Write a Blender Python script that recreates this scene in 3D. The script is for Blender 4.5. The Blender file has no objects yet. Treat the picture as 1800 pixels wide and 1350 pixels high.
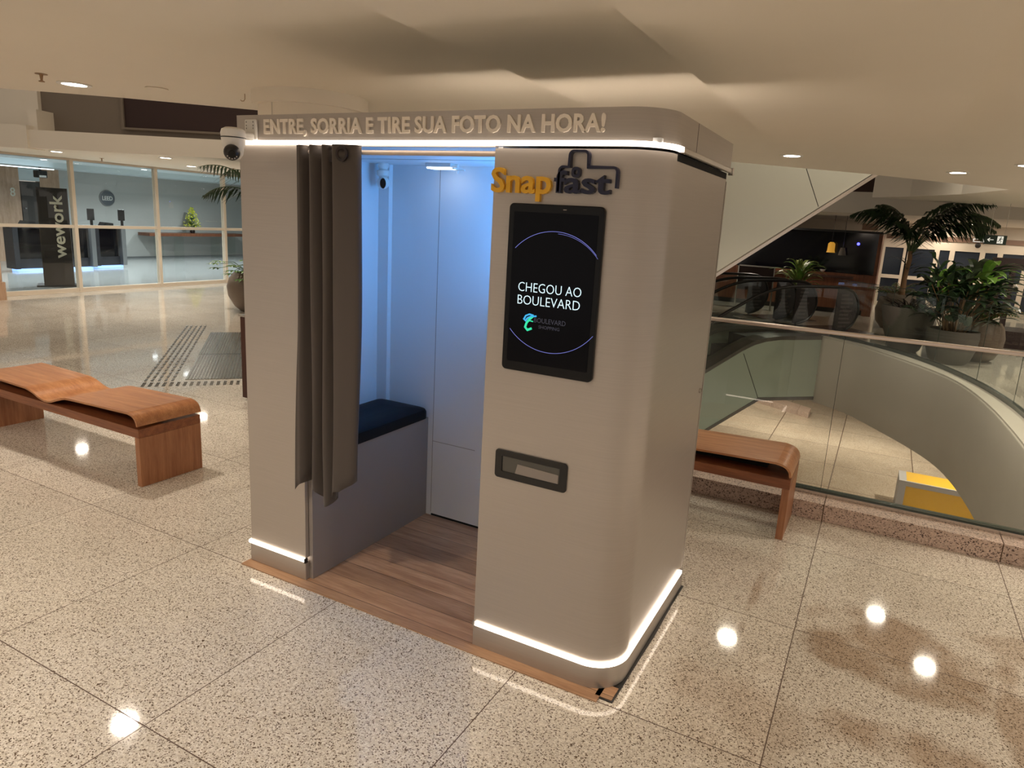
import bpy, bmesh, math, random
from mathutils import Vector, Matrix
random.seed(7)
scn = bpy.context.scene
COL = scn.collection
PI = math.pi

# ------------------------------------------------------------------ camera
FPX = 1207.008
cam_d = bpy.data.cameras.new('camera')
cam = bpy.data.objects.new('camera', cam_d); COL.objects.link(cam)
cam_d.sensor_fit = 'HORIZONTAL'; cam_d.sensor_width = 36.0
cam_d.lens = FPX / 1800 * 36.0
cam_d.shift_x = -23.80 / 1800; cam_d.shift_y = (653.706 - 675) / 1800
cam_d.clip_start = 0.05; cam_d.clip_end = 200
rx = Vector((0.88385, 0.46428, 0.05704)).normalized()
rz = -Vector((-0.44321, 0.87017, -0.21533)).normalized()
ry = rz.cross(rx).normalized()
cam.matrix_world = Matrix(((rx.x, ry.x, rz.x, 2.703), (rx.y, ry.y, rz.y, -2.295), (rx.z, ry.z, rz.z, 1.812), (0, 0, 0, 1)))
scn.camera = cam

# ------------------------------------------------------------------ world, exposure
w = bpy.data.worlds.new('world'); scn.world = w; w.use_nodes = True
w.node_tree.nodes['Background'].inputs[0].default_value = (1.0, 0.90, 0.80, 1)
w.node_tree.nodes['Background'].inputs[1].default_value = 0.46
scn.view_settings.view_transform = 'Standard'; scn.view_settings.look = 'None'
scn.view_settings.exposure = 0.0; scn.view_settings.gamma = 1.0
scn.view_settings.use_curve_mapping = False
WARM = (1.0, 0.87, 0.72); COOL = (0.90, 0.97, 1.0)

def lamp(loc, e, col=WARM, size=0.17, spread=150, rot=None, name='downlight_glow'):
    l = bpy.data.lights.new(name, 'AREA'); l.shape = 'DISK'; l.size = size; l.energy = e; l.color = col
    l.spread = math.radians(spread)
    o = bpy.data.objects.new(name, l); COL.objects.link(o); o.location = loc
    if rot: o.rotation_euler = rot
    return o
# ceiling downlights (the visible fittings are built further down, at the same spots)
NEAR_L = [(-2.43, 0.70), (1.75, 4.83), (3.2, 6.3), (3.68, 5.45), (0.2, -1.9), (-2.6, -2.6), (3.2, -3.6), (5.4, -0.6), (5.2, 3.0), (-5.4, -2.0), (0.4, -4.8), (-0.2, 3.7)]  # last one is added, hidden behind the booth, to light the escalator cladding
FAR_L = [(-9.0, 4.18), (-7.45, 4.93), (-9.06, 6.59), (-6.6, 9.0), (-8.6, 10.0)]
FAR_R = [(2.55, 18.6), (4.57, 18.5), (5.75, 19.2), (3.9, 19.5), (6.9, 17.0), (0.2, 15.6)]
for x, y in NEAR_L: lamp((x, y, 2.535), 44 if x > 5 else 42 if (x, y) == (-0.2, 3.7) else (24 if y < 4 else 18))
for x, y in FAR_L: lamp((x, y, 2.425), 22)
for x, y in FAR_R: lamp((x, y, 2.32), 12)
SOF_L = [(5.5, 11.2), (6.0, 8.4)]  # added soffit lamps outside the view, to brighten the far plants
for x, y in SOF_L: lamp((x, y, 2.535), 46)
LOBBY_L = [(-12.6, 6.6), (-12.8, 9.0), (-13.0, 11.4), (-15.0, 7.2), (-15.2, 9.8), (-15.4, 12.4), (-13.5, 4.5)]
for x, y in LOBBY_L: lamp((x, y, 2.50), 62, COOL)
LOW_L = [(4.9, 15.6), (5.6, 11.5), (6.4, 7.5), (0.2, 21.0), (3.4, 20.6), (7.5, 19.0), (-3.0, 23.5)]
for x, y in LOW_L: lamp((x, y, -1.38), 75, (1, .88, .72))
lamp((3.2, 7.2, 5.8), 130, (1, .90, .74), size=2.0, spread=160, name='atrium_glow')  # added fill with no fitting, brightens the escalator cladding
lamp((-5.0, 3.0, 6.2), 50, (1, .80, .6), size=2.0, spread=160, name='atrium_glow')

# ------------------------------------------------------------------ materials
def mat(name, col, rough=0.5, metal=0.0, emit=None, es=0.0, coat=0.0, spec=0.5):
    m = bpy.data.materials.new(name); m.use_nodes = True
    b = m.node_tree.nodes['Principled BSDF']
    b.inputs['Base Color'].default_value = (*col, 1); b.inputs['Roughness'].default_value = rough
    b.inputs['Metallic'].default_value = metal; b.inputs['Coat Weight'].default_value = coat
    b.inputs['Specular IOR Level'].default_value = spec
    if emit: b.inputs['Emission Color'].default_value = (*emit, 1); b.inputs['Emission Strength'].default_value = es
    return m
def nn(m, t): return m.node_tree.nodes.new(t)
def lk(m, a, b): m.node_tree.links.new(a, b)
def bsdf(m): return m.node_tree.nodes['Principled BSDF']
def ramp(m, stops, interp='LINEAR'):
    r = nn(m, 'ShaderNodeValToRGB'); r.color_ramp.interpolation = interp
    e = r.color_ramp.elements
    while len(e) < len(stops): e.new(0.5)
    for i, (p, c) in enumerate(stops): e[i].position = p; e[i].color = (*c, 1) if len(c) == 3 else c
    return r
def coords(m, scale=(1, 1, 1), rot=(0, 0, 0), loc=(0, 0, 0)):
    g = nn(m, 'ShaderNodeNewGeometry'); mp = nn(m, 'ShaderNodeMapping')
    mp.inputs['Scale'].default_value = scale; mp.inputs['Rotation'].default_value = rot; mp.inputs['Location'].default_value = loc
    lk(m, g.outputs['Position'], mp.inputs['Vector']); return mp.outputs['Vector']
def noise(m, vec, scale, detail=3, rough=0.6):
    n = nn(m, 'ShaderNodeTexNoise'); n.inputs['Scale'].default_value = scale
    n.inputs['Detail'].default_value = detail; n.inputs['Roughness'].default_value = rough
    lk(m, vec, n.inputs['Vector']); return n.outputs['Fac']
def mix(m, a, b, fac, mode='MIX'):
    x = nn(m, 'ShaderNodeMix'); x.data_type = 'RGBA'; x.blend_type = mode
    for s, v in ((x.inputs[6], a), (x.inputs[7], b), (x.inputs[0], fac)):
        if isinstance(v, (tuple, float, int)):
            s.default_value = (*v, 1) if isinstance(v, tuple) else v
        else: lk(m, v, s)
    return x.outputs[2]
def math_n(m, op, a, b=0.0, c=None):
    x = nn(m, 'ShaderNodeMath'); x.operation = op
    for i, v in enumerate((a, b) if c is None else (a, b, c)):
        if isinstance(v, (int, float)): x.inputs[i].default_value = v
        else: lk(m, v, x.inputs[i])
    return x.outputs[0]

def granite(name, base, dark, light, rough, tile=None, stains=False, sc=1.0, grout=(0.10, 0.06, 0.04)):
    m = mat(name, base, rough)
    v = coords(m)
    vo = nn(m, 'ShaderNodeTexVoronoi'); vo.inputs['Scale'].default_value = 235 * sc; lk(m, v, vo.inputs['Vector'])
    sepv = nn(m, 'ShaderNodeSeparateColor'); lk(m, vo.outputs['Color'], sepv.inputs[0])
    r1 = ramp(m, [(0.0, dark), (0.10, dark), (0.17, base), (0.62, base), (0.9, light)])
    lk(m, sepv.outputs[0], r1.inputs[0])
    n2 = noise(m, v, 75 * sc, 4, .7); r2 = ramp(m, [(0.33, (.56, .50, .45)), (0.50, (1, 1, 1)), (0.72, (1.08, 1.06, 1.03))]); lk(m, n2, r2.inputs[0])
    c = mix(m, r1.outputs[0], r2.outputs[0], 0.8, 'MULTIPLY')
    n3 = noise(m, v, 0.9, 2); r3 = ramp(m, [(0.3, (.90, .88, .86)), (0.7, (1.05, 1.05, 1.05))]); lk(m, n3, r3.inputs[0])
    c = mix(m, c, r3.outputs[0], 1.0, 'MULTIPLY')
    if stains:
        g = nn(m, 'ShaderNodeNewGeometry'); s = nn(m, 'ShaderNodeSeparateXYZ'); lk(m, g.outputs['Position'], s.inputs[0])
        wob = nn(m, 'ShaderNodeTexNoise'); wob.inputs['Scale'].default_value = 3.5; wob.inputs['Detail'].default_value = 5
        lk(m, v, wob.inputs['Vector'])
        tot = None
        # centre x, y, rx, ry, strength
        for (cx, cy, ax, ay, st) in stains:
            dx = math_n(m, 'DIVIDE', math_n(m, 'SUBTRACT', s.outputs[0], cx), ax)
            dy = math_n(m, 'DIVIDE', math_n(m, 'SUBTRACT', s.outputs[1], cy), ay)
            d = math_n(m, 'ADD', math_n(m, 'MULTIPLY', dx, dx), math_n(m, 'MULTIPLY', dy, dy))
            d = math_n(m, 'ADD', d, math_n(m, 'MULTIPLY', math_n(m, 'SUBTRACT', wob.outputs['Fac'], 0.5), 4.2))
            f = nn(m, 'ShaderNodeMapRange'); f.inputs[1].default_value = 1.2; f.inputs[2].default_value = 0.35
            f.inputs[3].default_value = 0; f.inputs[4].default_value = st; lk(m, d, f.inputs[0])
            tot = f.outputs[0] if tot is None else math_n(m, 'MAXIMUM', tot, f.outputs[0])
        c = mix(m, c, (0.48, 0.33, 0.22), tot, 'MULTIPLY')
    if tile:
        tx, ox, ty, oy, wd = tile
        g = nn(m, 'ShaderNodeNewGeometry'); s = nn(m, 'ShaderNodeSeparateXYZ'); lk(m, g.outputs['Position'], s.inputs[0])
        def line(src, t, o):
            a = math_n(m, 'PINGPONG', math_n(m, 'SUBTRACT', src, o), t / 2)
            return math_n(m, 'LESS_THAN', a, wd)
        l = math_n(m, 'MAXIMUM', line(s.outputs[0], tx, ox), line(s.outputs[1], ty, oy))
        # slightly different tone per tile
        fx = math_n(m, 'FLOOR', math_n(m, 'DIVIDE', math_n(m, 'SUBTRACT', s.outputs[0], ox), tx))
        fy = math_n(m, 'FLOOR', math_n(m, 'DIVIDE', math_n(m, 'SUBTRACT', s.outputs[1], oy), ty))
        wn = nn(m, 'ShaderNodeTexWhiteNoise'); wn.noise_dimensions = '2D'
        cb = nn(m, 'ShaderNodeCombineXYZ'); lk(m, fx, cb.inputs[0]); lk(m, fy, cb.inputs[1]); lk(m, cb.outputs[0], wn.inputs['Vector'])
        rt = ramp(m, [(0, (.92, .91, .90)), (1, (1.06, 1.05, 1.04))]); lk(m, wn.outputs['Value'], rt.inputs[0])
        c = mix(m, c, rt.outputs[0], 1.0, 'MULTIPLY')
        c = mix(m, c, grout, l)
        rr = math_n(m, 'ADD', math_n(m, 'MULTIPLY', l, 0.5), rough); lk(m, rr, bsdf(m).inputs['Roughness'])
    lk(m, c, bsdf(m).inputs['Base Color'])
    return m

def wood(name, c1, c2, c3, axis='X', rough=0.35, scale=1.0, planks=None):
    m = mat(name, c1, rough)
    st = {'X': (1.2, 16, 16), 'Y': (16, 1.2, 16), 'Z': (14, 14, 1.0)}[axis]
    v = coords(m, tuple(k * scale for k in st))
    n1 = noise(m, v, 1.6, 6, .65)
    r = ramp(m, [(0.28, c3), (0.5, c1), (0.72, c2)]); lk(m, n1, r.inputs[0])
    v2 = coords(m, tuple(k * scale * 4 for k in st)); n2 = noise(m, v2, 2.2, 3)
    r2 = ramp(m, [(0.35, (.80, .76, .72)), (0.6, (1, 1, 1))]); lk(m, n2, r2.inputs[0])
    c = mix(m, r.outputs[0], r2.outputs[0], 0.8, 'MULTIPLY')
    if planks:
        g = nn(m, 'ShaderNodeNewGeometry'); s = nn(m, 'ShaderNodeSeparateXYZ'); lk(m, g.outputs['Position'], s.inputs[0])
        i = {'X': 0, 'Y': 1, 'Z': 2}[planks[0]]
        a = math_n(m, 'PINGPONG', math_n(m, 'SUBTRACT', s.outputs[i], planks[2]), planks[1] / 2)
        l = math_n(m, 'LESS_THAN', a, 0.0016)
        f = math_n(m, 'FLOOR', math_n(m, 'DIVIDE', math_n(m, 'SUBTRACT', s.outputs[i], planks[2]), planks[1]))
        wn = nn(m, 'ShaderNodeTexWhiteNoise'); wn.noise_dimensions = '1D'; lk(m, f, wn.inputs['W'])
        rt = ramp(m, [(0, (.72, .70, .68)), (1, (1.1, 1.08, 1.05))]); lk(m, wn.outputs['Value'], rt.inputs[0])
        c = mix(m, c, rt.outputs[0], 1.0, 'MULTIPLY'); c = mix(m, c, tuple(k * .3 for k in c3), l)
    lk(m, c, bsdf(m).inputs['Base Color'])
    return m

def glass(name, tint=(0.86, 0.93, 0.90), refl=1.0):
    m = bpy.data.materials.new(name); m.use_nodes = True
    nt = m.node_tree; nt.nodes.clear()
    o = nt.nodes.new('ShaderNodeOutputMaterial'); mx = nt.nodes.new('ShaderNodeMixShader')
    t = nt.nodes.new('ShaderNodeBsdfTransparent'); t.inputs[0].default_value = (*tint, 1)
    g = nt.nodes.new('ShaderNodeBsdfGlossy'); g.inputs['Roughness'].default_value = 0.0
    f = nt.nodes.new('ShaderNodeFresnel'); f.inputs[0].default_value = 1.45
    mu = nt.nodes.new('ShaderNodeMath'); mu.operation = 'MULTIPLY'; mu.inputs[1].default_value = refl
    ge = nt.nodes.new('ShaderNodeNewGeometry'); iv = nt.nodes.new('ShaderNodeMath'); iv.operation = 'SUBTRACT'; iv.inputs[0].default_value = 1.0
    nt.links.new(ge.outputs['Backfacing'], iv.inputs[1]); m2 = nt.nodes.new('ShaderNodeMath'); m2.operation = 'MULTIPLY'
    nt.links.new(f.outputs[0], mu.inputs[0]); nt.links.new(mu.outputs[0], m2.inputs[0]); nt.links.new(iv.outputs[0], m2.inputs[1]); nt.links.new(m2.outputs[0], mx.inputs[0])
    nt.links.new(t.outputs[0], mx.inputs[1]); nt.links.new(g.outputs[0], mx.inputs[2]); nt.links.new(mx.outputs[0], o.inputs[0])
    return m

def plaster(name, col, rough=0.75, amt=0.06):
    m = mat(name, col, rough); v = coords(m); n = noise(m, v, 1.3, 4)
    r = ramp(m, [(0.3, tuple(k * (1 - amt) for k in col)), (0.7, col)]); lk(m, n, r.inputs[0]); lk(m, r.outputs[0], bsdf(m).inputs['Base Color'])
    return m
def brushed(name, col, rough, metal, axis=(400, 3, 3)):
    m = mat(name, col, rough, metal); v = coords(m, axis); n = noise(m, v, 1.0, 2)
    r = ramp(m, [(0.2, tuple(k * .94 for k in col)), (0.8, tuple(min(1, k * 1.05) for k in col))]); lk(m, n, r.inputs[0])
    lk(m, r.outputs[0], bsdf(m).inputs['Base Color']); return m
def leafmat(name, col, col2, rough=0.4):
    m = mat(name, col, rough); v = coords(m); n = noise(m, v, 9, 2)
    r = ramp(m, [(0.3, col), (0.7, col2)]); lk(m, n, r.inputs[0]); lk(m, r.outputs[0], bsdf(m).inputs['Base Color']); return m

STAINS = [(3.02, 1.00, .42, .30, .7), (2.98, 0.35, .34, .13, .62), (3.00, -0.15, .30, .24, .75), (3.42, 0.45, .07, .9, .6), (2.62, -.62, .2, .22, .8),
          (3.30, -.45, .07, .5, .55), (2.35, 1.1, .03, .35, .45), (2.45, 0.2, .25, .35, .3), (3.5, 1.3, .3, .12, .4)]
M = {}
M['floor'] = granite('polished_granite', (0.69, 0.645, 0.565), (0.14, 0.10, 0.07), (0.88, 0.85, 0.79), 0.055, (0.97, 0.63, 0.97, -0.05, 0.0022), STAINS)
M['floor_low'] = granite('lower_granite', (0.58, 0.50, 0.40), (0.2, 0.14, 0.1), (0.70, 0.62, 0.52), 0.07, (2.0, 0.2, 2.0, 0.4, 0.012), sc=.6)
M['curb'] = granite('flamed_granite', (0.56, 0.43, 0.36), (0.10, 0.06, 0.05), (0.66, 0.53, 0.46), 0.5, (0.98, 0.61, 50, 20, 0.003), sc=.75)
M['lobby_floor'] = plaster('lobby_floor_stone', (0.36, 0.375, 0.37), 0.12)
M['ceil'] = plaster('ceiling_paint', (0.80, 0.735, 0.63), 0.62, .03)
M['fascia'] = plaster('fascia_paint', (0.60, 0.56, 0.48), 0.7)
M['dark_wall'] = plaster('dark_upper_wall', (0.20, 0.165, 0.13), 0.8)
M['maroon'] = mat('maroon_panel', (0.030, 0.012, 0.010), 0.7)
M['booth'] = brushed('silver_laminate', (0.50, 0.455, 0.415), 0.36, 0.50, (3, 3, 300))
M['booth_hdr'] = brushed('brushed_header', (0.46, 0.42, 0.385), 0.33, 0.6, (3, 3, 300))
M['booth_grey'] = mat('grey_laminate', (0.30, 0.265, 0.245), 0.5, 0.05)
M['letter'] = mat('letter_silver', (0.88, 0.80, 0.70), 0.6, 0.0)
M['recess'] = mat('recess_grey', (0.10, 0.095, 0.085), 0.5)
M['white_in'] = mat('white_laminate', (0.78, 0.80, 0.82), 0.45)
M['black'] = mat('black_plastic', (0.012, 0.011, 0.011), 0.4)
M['blackgap'] = mat('black_gap', (0.006, 0.006, 0.006), 0.9)
M['vinyl'] = mat('black_vinyl', (0.008, 0.009, 0.012), 0.5, spec=.15)
M['led'] = mat('warm_led', (1, .9, .8), 0.4, emit=(1.0, 0.84, 0.68), es=5.5)
M['ledtop'] = mat('warm_led_header', (1, .9, .8), 0.4, emit=(1.0, 0.86, 0.72), es=4.2)
M['ledrear'] = mat('warm_led_rear', (1, .9, .8), 0.4, emit=(1.0, 0.84, 0.68), es=17)
M['ledcool'] = mat('cool_led', (1, 1, 1), 0.4, emit=(0.75, 0.88, 1.0), es=14)
M['ledin'] = mat('booth_lamp_diffuser', (1, 1, 1), 0.4, emit=(0.85, 0.92, 1.0), es=5)
M['linear'] = mat('linear_diffuser', (1, 1, 1), 0.4, emit=(0.80, 0.90, 1.0), es=3)
M['bulb'] = mat('lamp_diffuser', (1, .95, .9), 0.4, emit=(1.0, 0.90, 0.78), es=26)
M['bulbcool'] = mat('lamp_diffuser_cool', (1, 1, 1), 0.4, emit=(0.90, 0.96, 1.0), es=16)
M['bluelight'] = mat('blue_display', (.3, .5, 1), 0.4, emit=(0.10, 0.42, 1.0), es=14)
M['blueglow'] = mat('turnstile_blue', (.3, .5, 1), 0.4, emit=(0.30, 0.50, 1.0), es=1.6)
M['curtain'] = mat('grey_curtain', (0.072, 0.057, 0.050), 0.72)
v_ = coords(M['curtain'], (300, 300, 300)); 
bsdf(M['curtain']).inputs['Sheen Weight'].default_value = 0.15
M['rod'] = mat('cream_rod', (0.62, 0.52, 0.44), 0.4, 0.2)
M['steel'] = mat('brushed_steel', (0.62, 0.58, 0.54), 0.25, 0.9)
M['rail'] = mat('satin_rail', (0.72, 0.62, 0.55), 0.28, 0.85)
M['white_pl'] = mat('white_plastic', (0.78, 0.76, 0.72), 0.35)
M['yellow'] = mat('yellow_acrylic', (0.85, 0.46, 0.02), 0.35)
M['navy'] = mat('navy_acrylic', (0.010, 0.012, 0.045), 0.3)
M['screen'] = mat('screen_black', (0.002, 0.002, 0.005), 0.15, spec=.15)
M['bezel'] = mat('screen_bezel', (0.004, 0.004, 0.005), 0.25, spec=.3)
M['txt'] = mat('screen_text', (0, 0, 0), 0.5, emit=(0.72, 0.93, 1.0), es=1.15)
M['arc'] = mat('screen_arc', (0, 0, 0), 0.5, emit=(0.22, 0.24, 0.75), es=0.9)
M['cyan'] = mat('screen_cyan', (0, 0, 0), 0.5, emit=(0.05, 0.45, 0.85), es=1.0)
M['green'] = mat('screen_green', (0, 0, 0), 0.5, emit=(0.03, 0.80, 0.40), es=1.0)
M['dim'] = mat('screen_dim_text', (0, 0, 0), 0.5, emit=(0.035, 0.035, 0.05), es=1.0)
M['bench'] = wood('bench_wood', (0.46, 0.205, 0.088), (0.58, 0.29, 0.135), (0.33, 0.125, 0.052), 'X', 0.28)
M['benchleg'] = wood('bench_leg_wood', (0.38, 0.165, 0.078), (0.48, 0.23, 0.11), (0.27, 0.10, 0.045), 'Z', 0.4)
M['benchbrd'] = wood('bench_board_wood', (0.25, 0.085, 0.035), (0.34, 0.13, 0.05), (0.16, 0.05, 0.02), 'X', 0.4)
M['mat'] = wood('laminate_planks', (0.58, 0.35, 0.205), (0.70, 0.45, 0.28), (0.38, 0.20, 0.11), 'X', 0.36, 1.0, ('Y', 0.125, 0.0))
M['pale_wood'] = wood('pale_panel_wood', (0.50, 0.33, 0.22), (0.58, 0.40, 0.28), (0.40, 0.25, 0.16), 'Z', 0.5)
M['store_wood'] = wood('store_wood', (0.17, 0.06, 0.028), (0.24, 0.10, 0.045), (0.11, 0.035, 0.018), 'Z', 0.4)
M['darkred'] = mat('dark_red_box', (0.05, 0.014, 0.009), 0.35)
M['lobby_wall'] = plaster('lobby_grey_wall', (0.46, 0.46, 0.44), 0.55, .04)
M['lobby_ceil'] = plaster('lobby_ceiling', (0.60, 0.68, 0.70), 0.6, .02)
M['frame'] = mat('cream_frame', (0.74, 0.65, 0.54), 0.4)
M['glass'] = glass('clear_glass', (0.965, 0.985, 0.975), 1.6)
M['bglass'] = glass('balustrade_glass', (0.955, 0.98, 0.965), 1.7)
M['gedge'] = mat('glass_edge_green', (0.045, 0.06, 0.05), 0.2)
M['door_dk'] = mat('dark_door', (0.05, 0.045, 0.042), 0.35)
M['totem'] = mat('totem_black', (0.012, 0.009, 0.008), 0.35)
M['totem_foot'] = mat('totem_bronze', (0.055, 0.042, 0.034), 0.35)
M['totem_side'] = mat('totem_side', (0.045, 0.033, 0.026), 0.4)
M['signtxt'] = mat('sign_cream', (0.62, 0.60, 0.50), 0.5)
M['leedgrey'] = mat('plaque_grey', (0.10, 0.12, 0.14), 0.35)
M['gate'] = mat('turnstile_dark', (0.035, 0.035, 0.04), 0.25)
M['gate_steel'] = mat('turnstile_steel', (0.30, 0.31, 0.32), 0.35, 0.8)
M['white_em'] = mat('white_pictogram', (.8, .8, .8), 0.5, emit=(0.9, 0.9, 0.8), es=.5)
M['exit'] = mat('exit_green_black', (0.006, 0.022, 0.014), 0.35)
M['pot'] = plaster('grey_pot', (0.13, 0.115, 0.098), 0.6, .2)
M['potbrown'] = plaster('brown_pot', (0.17, 0.125, 0.09), 0.5, .25)
M['soil'] = mat('soil', (0.02, 0.013, 0.009), 0.95)
M['leaf'] = leafmat('leaf_green', (0.035, 0.10, 0.02), (0.10, 0.22, 0.04))
M['leafdk'] = leafmat('leaf_dark', (0.010, 0.028, 0.010), (0.024, 0.058, 0.018))
M['leaflt'] = leafmat('leaf_light', (0.10, 0.26, 0.03), (0.22, 0.40, 0.07))
M['leafyel'] = leafmat('leaf_variegated', (0.08, 0.16, 0.03), (0.32, 0.36, 0.10))
M['flower'] = leafmat('yellow_flower', (0.45, 0.50, 0.04), (0.78, 0.75, 0.10), 0.6)
M['stem'] = mat('stem_brown', (0.22, 0.12, 0.05), 0.6)
M['stemg'] = mat('stem_green', (0.09, 0.14, 0.05), 0.6)
M['clad'] = mat('escalator_cladding', (0.46, 0.45, 0.385), 0.08)
M['clad2'] = mat('escalator_cladding_green', (0.36, 0.42, 0.35), 0.25)
M['rubber'] = mat('handrail_rubber', (0.008, 0.008, 0.008), 0.35)
M['steps'] = mat('escalator_steps', (0.045, 0.045, 0.045), 0.4, 0.4)
M['deck'] = mat('escalator_deck', (0.16, 0.155, 0.14), 0.35, 0.7)
M['sticker'] = mat('dark_sticker', (0.022, 0.012, 0.011), 0.3)
M['stickertx'] = mat('sticker_text', (0.20, 0.16, 0.14), 0.5)
M['plate'] = mat('landing_plate', (0.22, 0.22, 0.21), 0.25, 0.8)
M['tact'] = mat('tactile_metal', (0.07, 0.065, 0.06), 0.3, 0.6)
M['storeglass'] = mat('dark_shop_glass', (0.004, 0.004, 0.006), 0.08)
M['storedk'] = mat('dark_shop_wall', (0.055, 0.022, 0.014), 0.6)
M['doorwhite'] = mat('cream_door_frame', (0.62, 0.54, 0.43), 0.45)
M['nightglass'] = mat('night_glass', (0.02, 0.025, 0.035), 0.1)
M['brownband'] = mat('brown_band', (0.20, 0.12, 0.08), 0.6)
M['darkbrown'] = mat('dark_brown_timber', (0.030, 0.013, 0.012), 0.45)
M['kiosk'] = mat('kiosk_yellow', (0.62, 0.36, 0.02), 0.5)
M['kioskgrey'] = mat('kiosk_grey', (0.36, 0.35, 0.35), 0.5)
M['orange'] = mat('amber_shade', (0.6, 0.28, 0.03), 0.5, emit=(1, .5, .06), es=.35)
M['bluedot'] = mat('blue_indicator', (0, 0, 1), 0.5, emit=(0.05, 0.05, 1), es=8)
M['brass'] = mat('sprinkler_brass', (0.35, 0.22, 0.12), 0.4, 0.7)

# ------------------------------------------------------------------ mesh builder
class MB:
    def __init__(s): s.v = []; s.f = []
    def add(s, verts, faces):
        b = len(s.v); s.v += [Vector(p) for p in verts]; s.f += [[b + i for i in f] for f in faces]; return s
    def box(s, x0, x1, y0, y1, z0, z1):
        return s.add([(x0, y0, z0), (x1, y0, z0), (x1, y1, z0), (x0, y1, z0), (x0, y0, z1), (x1, y0, z1), (x1, y1, z1), (x0, y1, z1)],
                     [(0, 3, 2, 1), (4, 5, 6, 7), (0, 1, 5, 4), (1, 2, 6, 5), (2, 3, 7, 6), (3, 0, 4, 7)])
    def prism(s, pts, a, b, fn=None):
        """pts: 2D outline; extruded between a and b; fn(u, v, t) -> 3D"""
        fn = fn or (lambda u, v, t: (u, v, t)); n = len(pts)
        vs = [fn(u, v, a) for u, v in pts] + [fn(u, v, b) for u, v in pts]
        fs = [tuple(range(n - 1, -1, -1)), tuple(range(n, 2 * n))] + [(i, (i + 1) % n, n + (i + 1) % n, n + i) for i in range(n)]
        return s.add(vs, fs)
    def ring(s, outer, inner, a, b, fn=None):
        fn = fn or (lambda u, v, t: (u, v, t)); n = len(outer)
        vs = [fn(u, v, t) for t in (a, b) for L in (outer, inner) for u, v in L]
        fs = []
        for i in range(n):
            j = (i + 1) % n
            fs += [(i, j, n + j, n + i), (2 * n + i, 3 * n + i, 3 * n + j, 2 * n + j), (i, 2 * n + i, 2 * n + j, j), (n + i, n + j, 3 * n + j, 3 * n + i)]
        return s.add(vs, fs)
    def sheet(s, rows):
        """rows: grid of 3D points"""
        n = len(rows[0]); vs = [p for r in rows for p in r]
        return s.add(vs, [(i * n + j, i * n + j + 1, (i + 1) * n + j + 1, (i + 1) * n + j) for i in range(len(rows) - 1) for j in range(n - 1)])
    def tube(s, pts, r, seg=8, cap=True):
        pts = [Vector(p) for p in pts]; n = len(pts); rs = r if isinstance(r, (list, tuple)) else [r] * n
        rings = []; up = None
        for i, p in enumerate(pts):
            t = (pts[min(i + 1, n - 1)] - pts[max(i - 1, 0)]).normalized()
            if up is None: up = Vector((0, 0, 1)) if abs(t.z) < .9 else Vector((1, 0, 0))
            x = t.cross(up).normalized(); y = x.cross(t).normalized(); up = y
            rings.append([p + (x * math.cos(k * 2 * PI / seg) + y * math.sin(k * 2 * PI / seg)) * rs[i] for k in range(seg)])
        vs = [p for q in rings for p in q]
        fs = [(i * seg + k, i * seg + (k + 1) % seg, (i + 1) * seg + (k + 1) % seg, (i + 1) * seg + k) for i in range(n - 1) for k in range(seg)]
        if cap: fs += [tuple(range(seg - 1, -1, -1)), tuple((n - 1) * seg + k for k in range(seg))]
        return s.add(vs, fs)
    def lathe(s, prof, c=(0, 0, 0), seg=32, cap=True):
        vs = [(c[0] + r * math.cos(k * 2 * PI / seg), c[1] + r * math.sin(k * 2 * PI / seg), c[2] + z) for r, z in prof for k in range(seg)]
        fs = [(i * seg + k, i * seg + (k + 1) % seg, (i + 1) * seg + (k + 1) % seg, (i + 1) * seg + k) for i in range(len(prof) - 1) for k in range(seg)]
        if cap: fs += [tuple(range(seg - 1, -1, -1)), tuple((len(prof) - 1) * seg + k for k in range(seg))]
        return s.add(vs, fs)
    def ball(s, c, r, seg=16, sq=(1, 1, 1)):
        prof = [(math.sin(PI * i / (seg // 2)) * r, -math.cos(PI * i / (seg // 2)) * r) for i in range(seg // 2 + 1)]
        prof[0] = (r * .01, -r); prof[-1] = (r * .01, r)
        b = len(s.v); s.lathe(prof, (0, 0, 0), seg)
        for i in range(b, len(s.v)):
            p = s.v[i]; s.v[i] = Vector((c[0] + p.x * sq[0], c[1] + p.y * sq[1], c[2] + p.z * sq[2]))
        return s
    def xf(s, fn): s.v = [Vector(fn(p)) for p in s.v]; return s

WLOC = {}
def obj(name, mb, m, parent=None, bevel=0, smooth=False, solid=0, origin=None):
    me = bpy.data.meshes.new(name)
    if parent is not None: off = WLOC[parent.name]
    elif origin is not None: off = Vector(origin)
    else:
        xs = [p.x for p in mb.v]; ys = [p.y for p in mb.v]; zs = [p.z for p in mb.v]
        off = Vector(((min(xs) + max(xs)) / 2, (min(ys) + max(ys)) / 2, min(zs)))
    me.from_pydata([tuple(p - off) for p in mb.v], [], mb.f); me.update()
    b = bmesh.new(); b.from_mesh(me); bmesh.ops.recalc_face_normals(b, faces=b.faces); b.to_mesh(me); b.free()
    if isinstance(m, str): m = M[m]
    me.materials.append(m)
    o = bpy.data.objects.new(name, me); COL.objects.link(o)
    if parent is not None: o.parent = parent
    else: o.location = off
    WLOC[o.name] = off
    if solid:
        q = o.modifiers.new('thick', 'SOLIDIFY'); q.thickness = solid; q.offset = 0
    if bevel:
        q = o.modifiers.new('bevel', 'BEVEL'); q.width = bevel; q.segments = 3; q.limit_method = 'ANGLE'; q.angle_limit = math.radians(40)
    if smooth:
        for p in me.polygons: p.use_smooth = True
        if smooth != 'all':
            me.set_sharp_from_angle(angle=math.radians(38))
    return o
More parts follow.
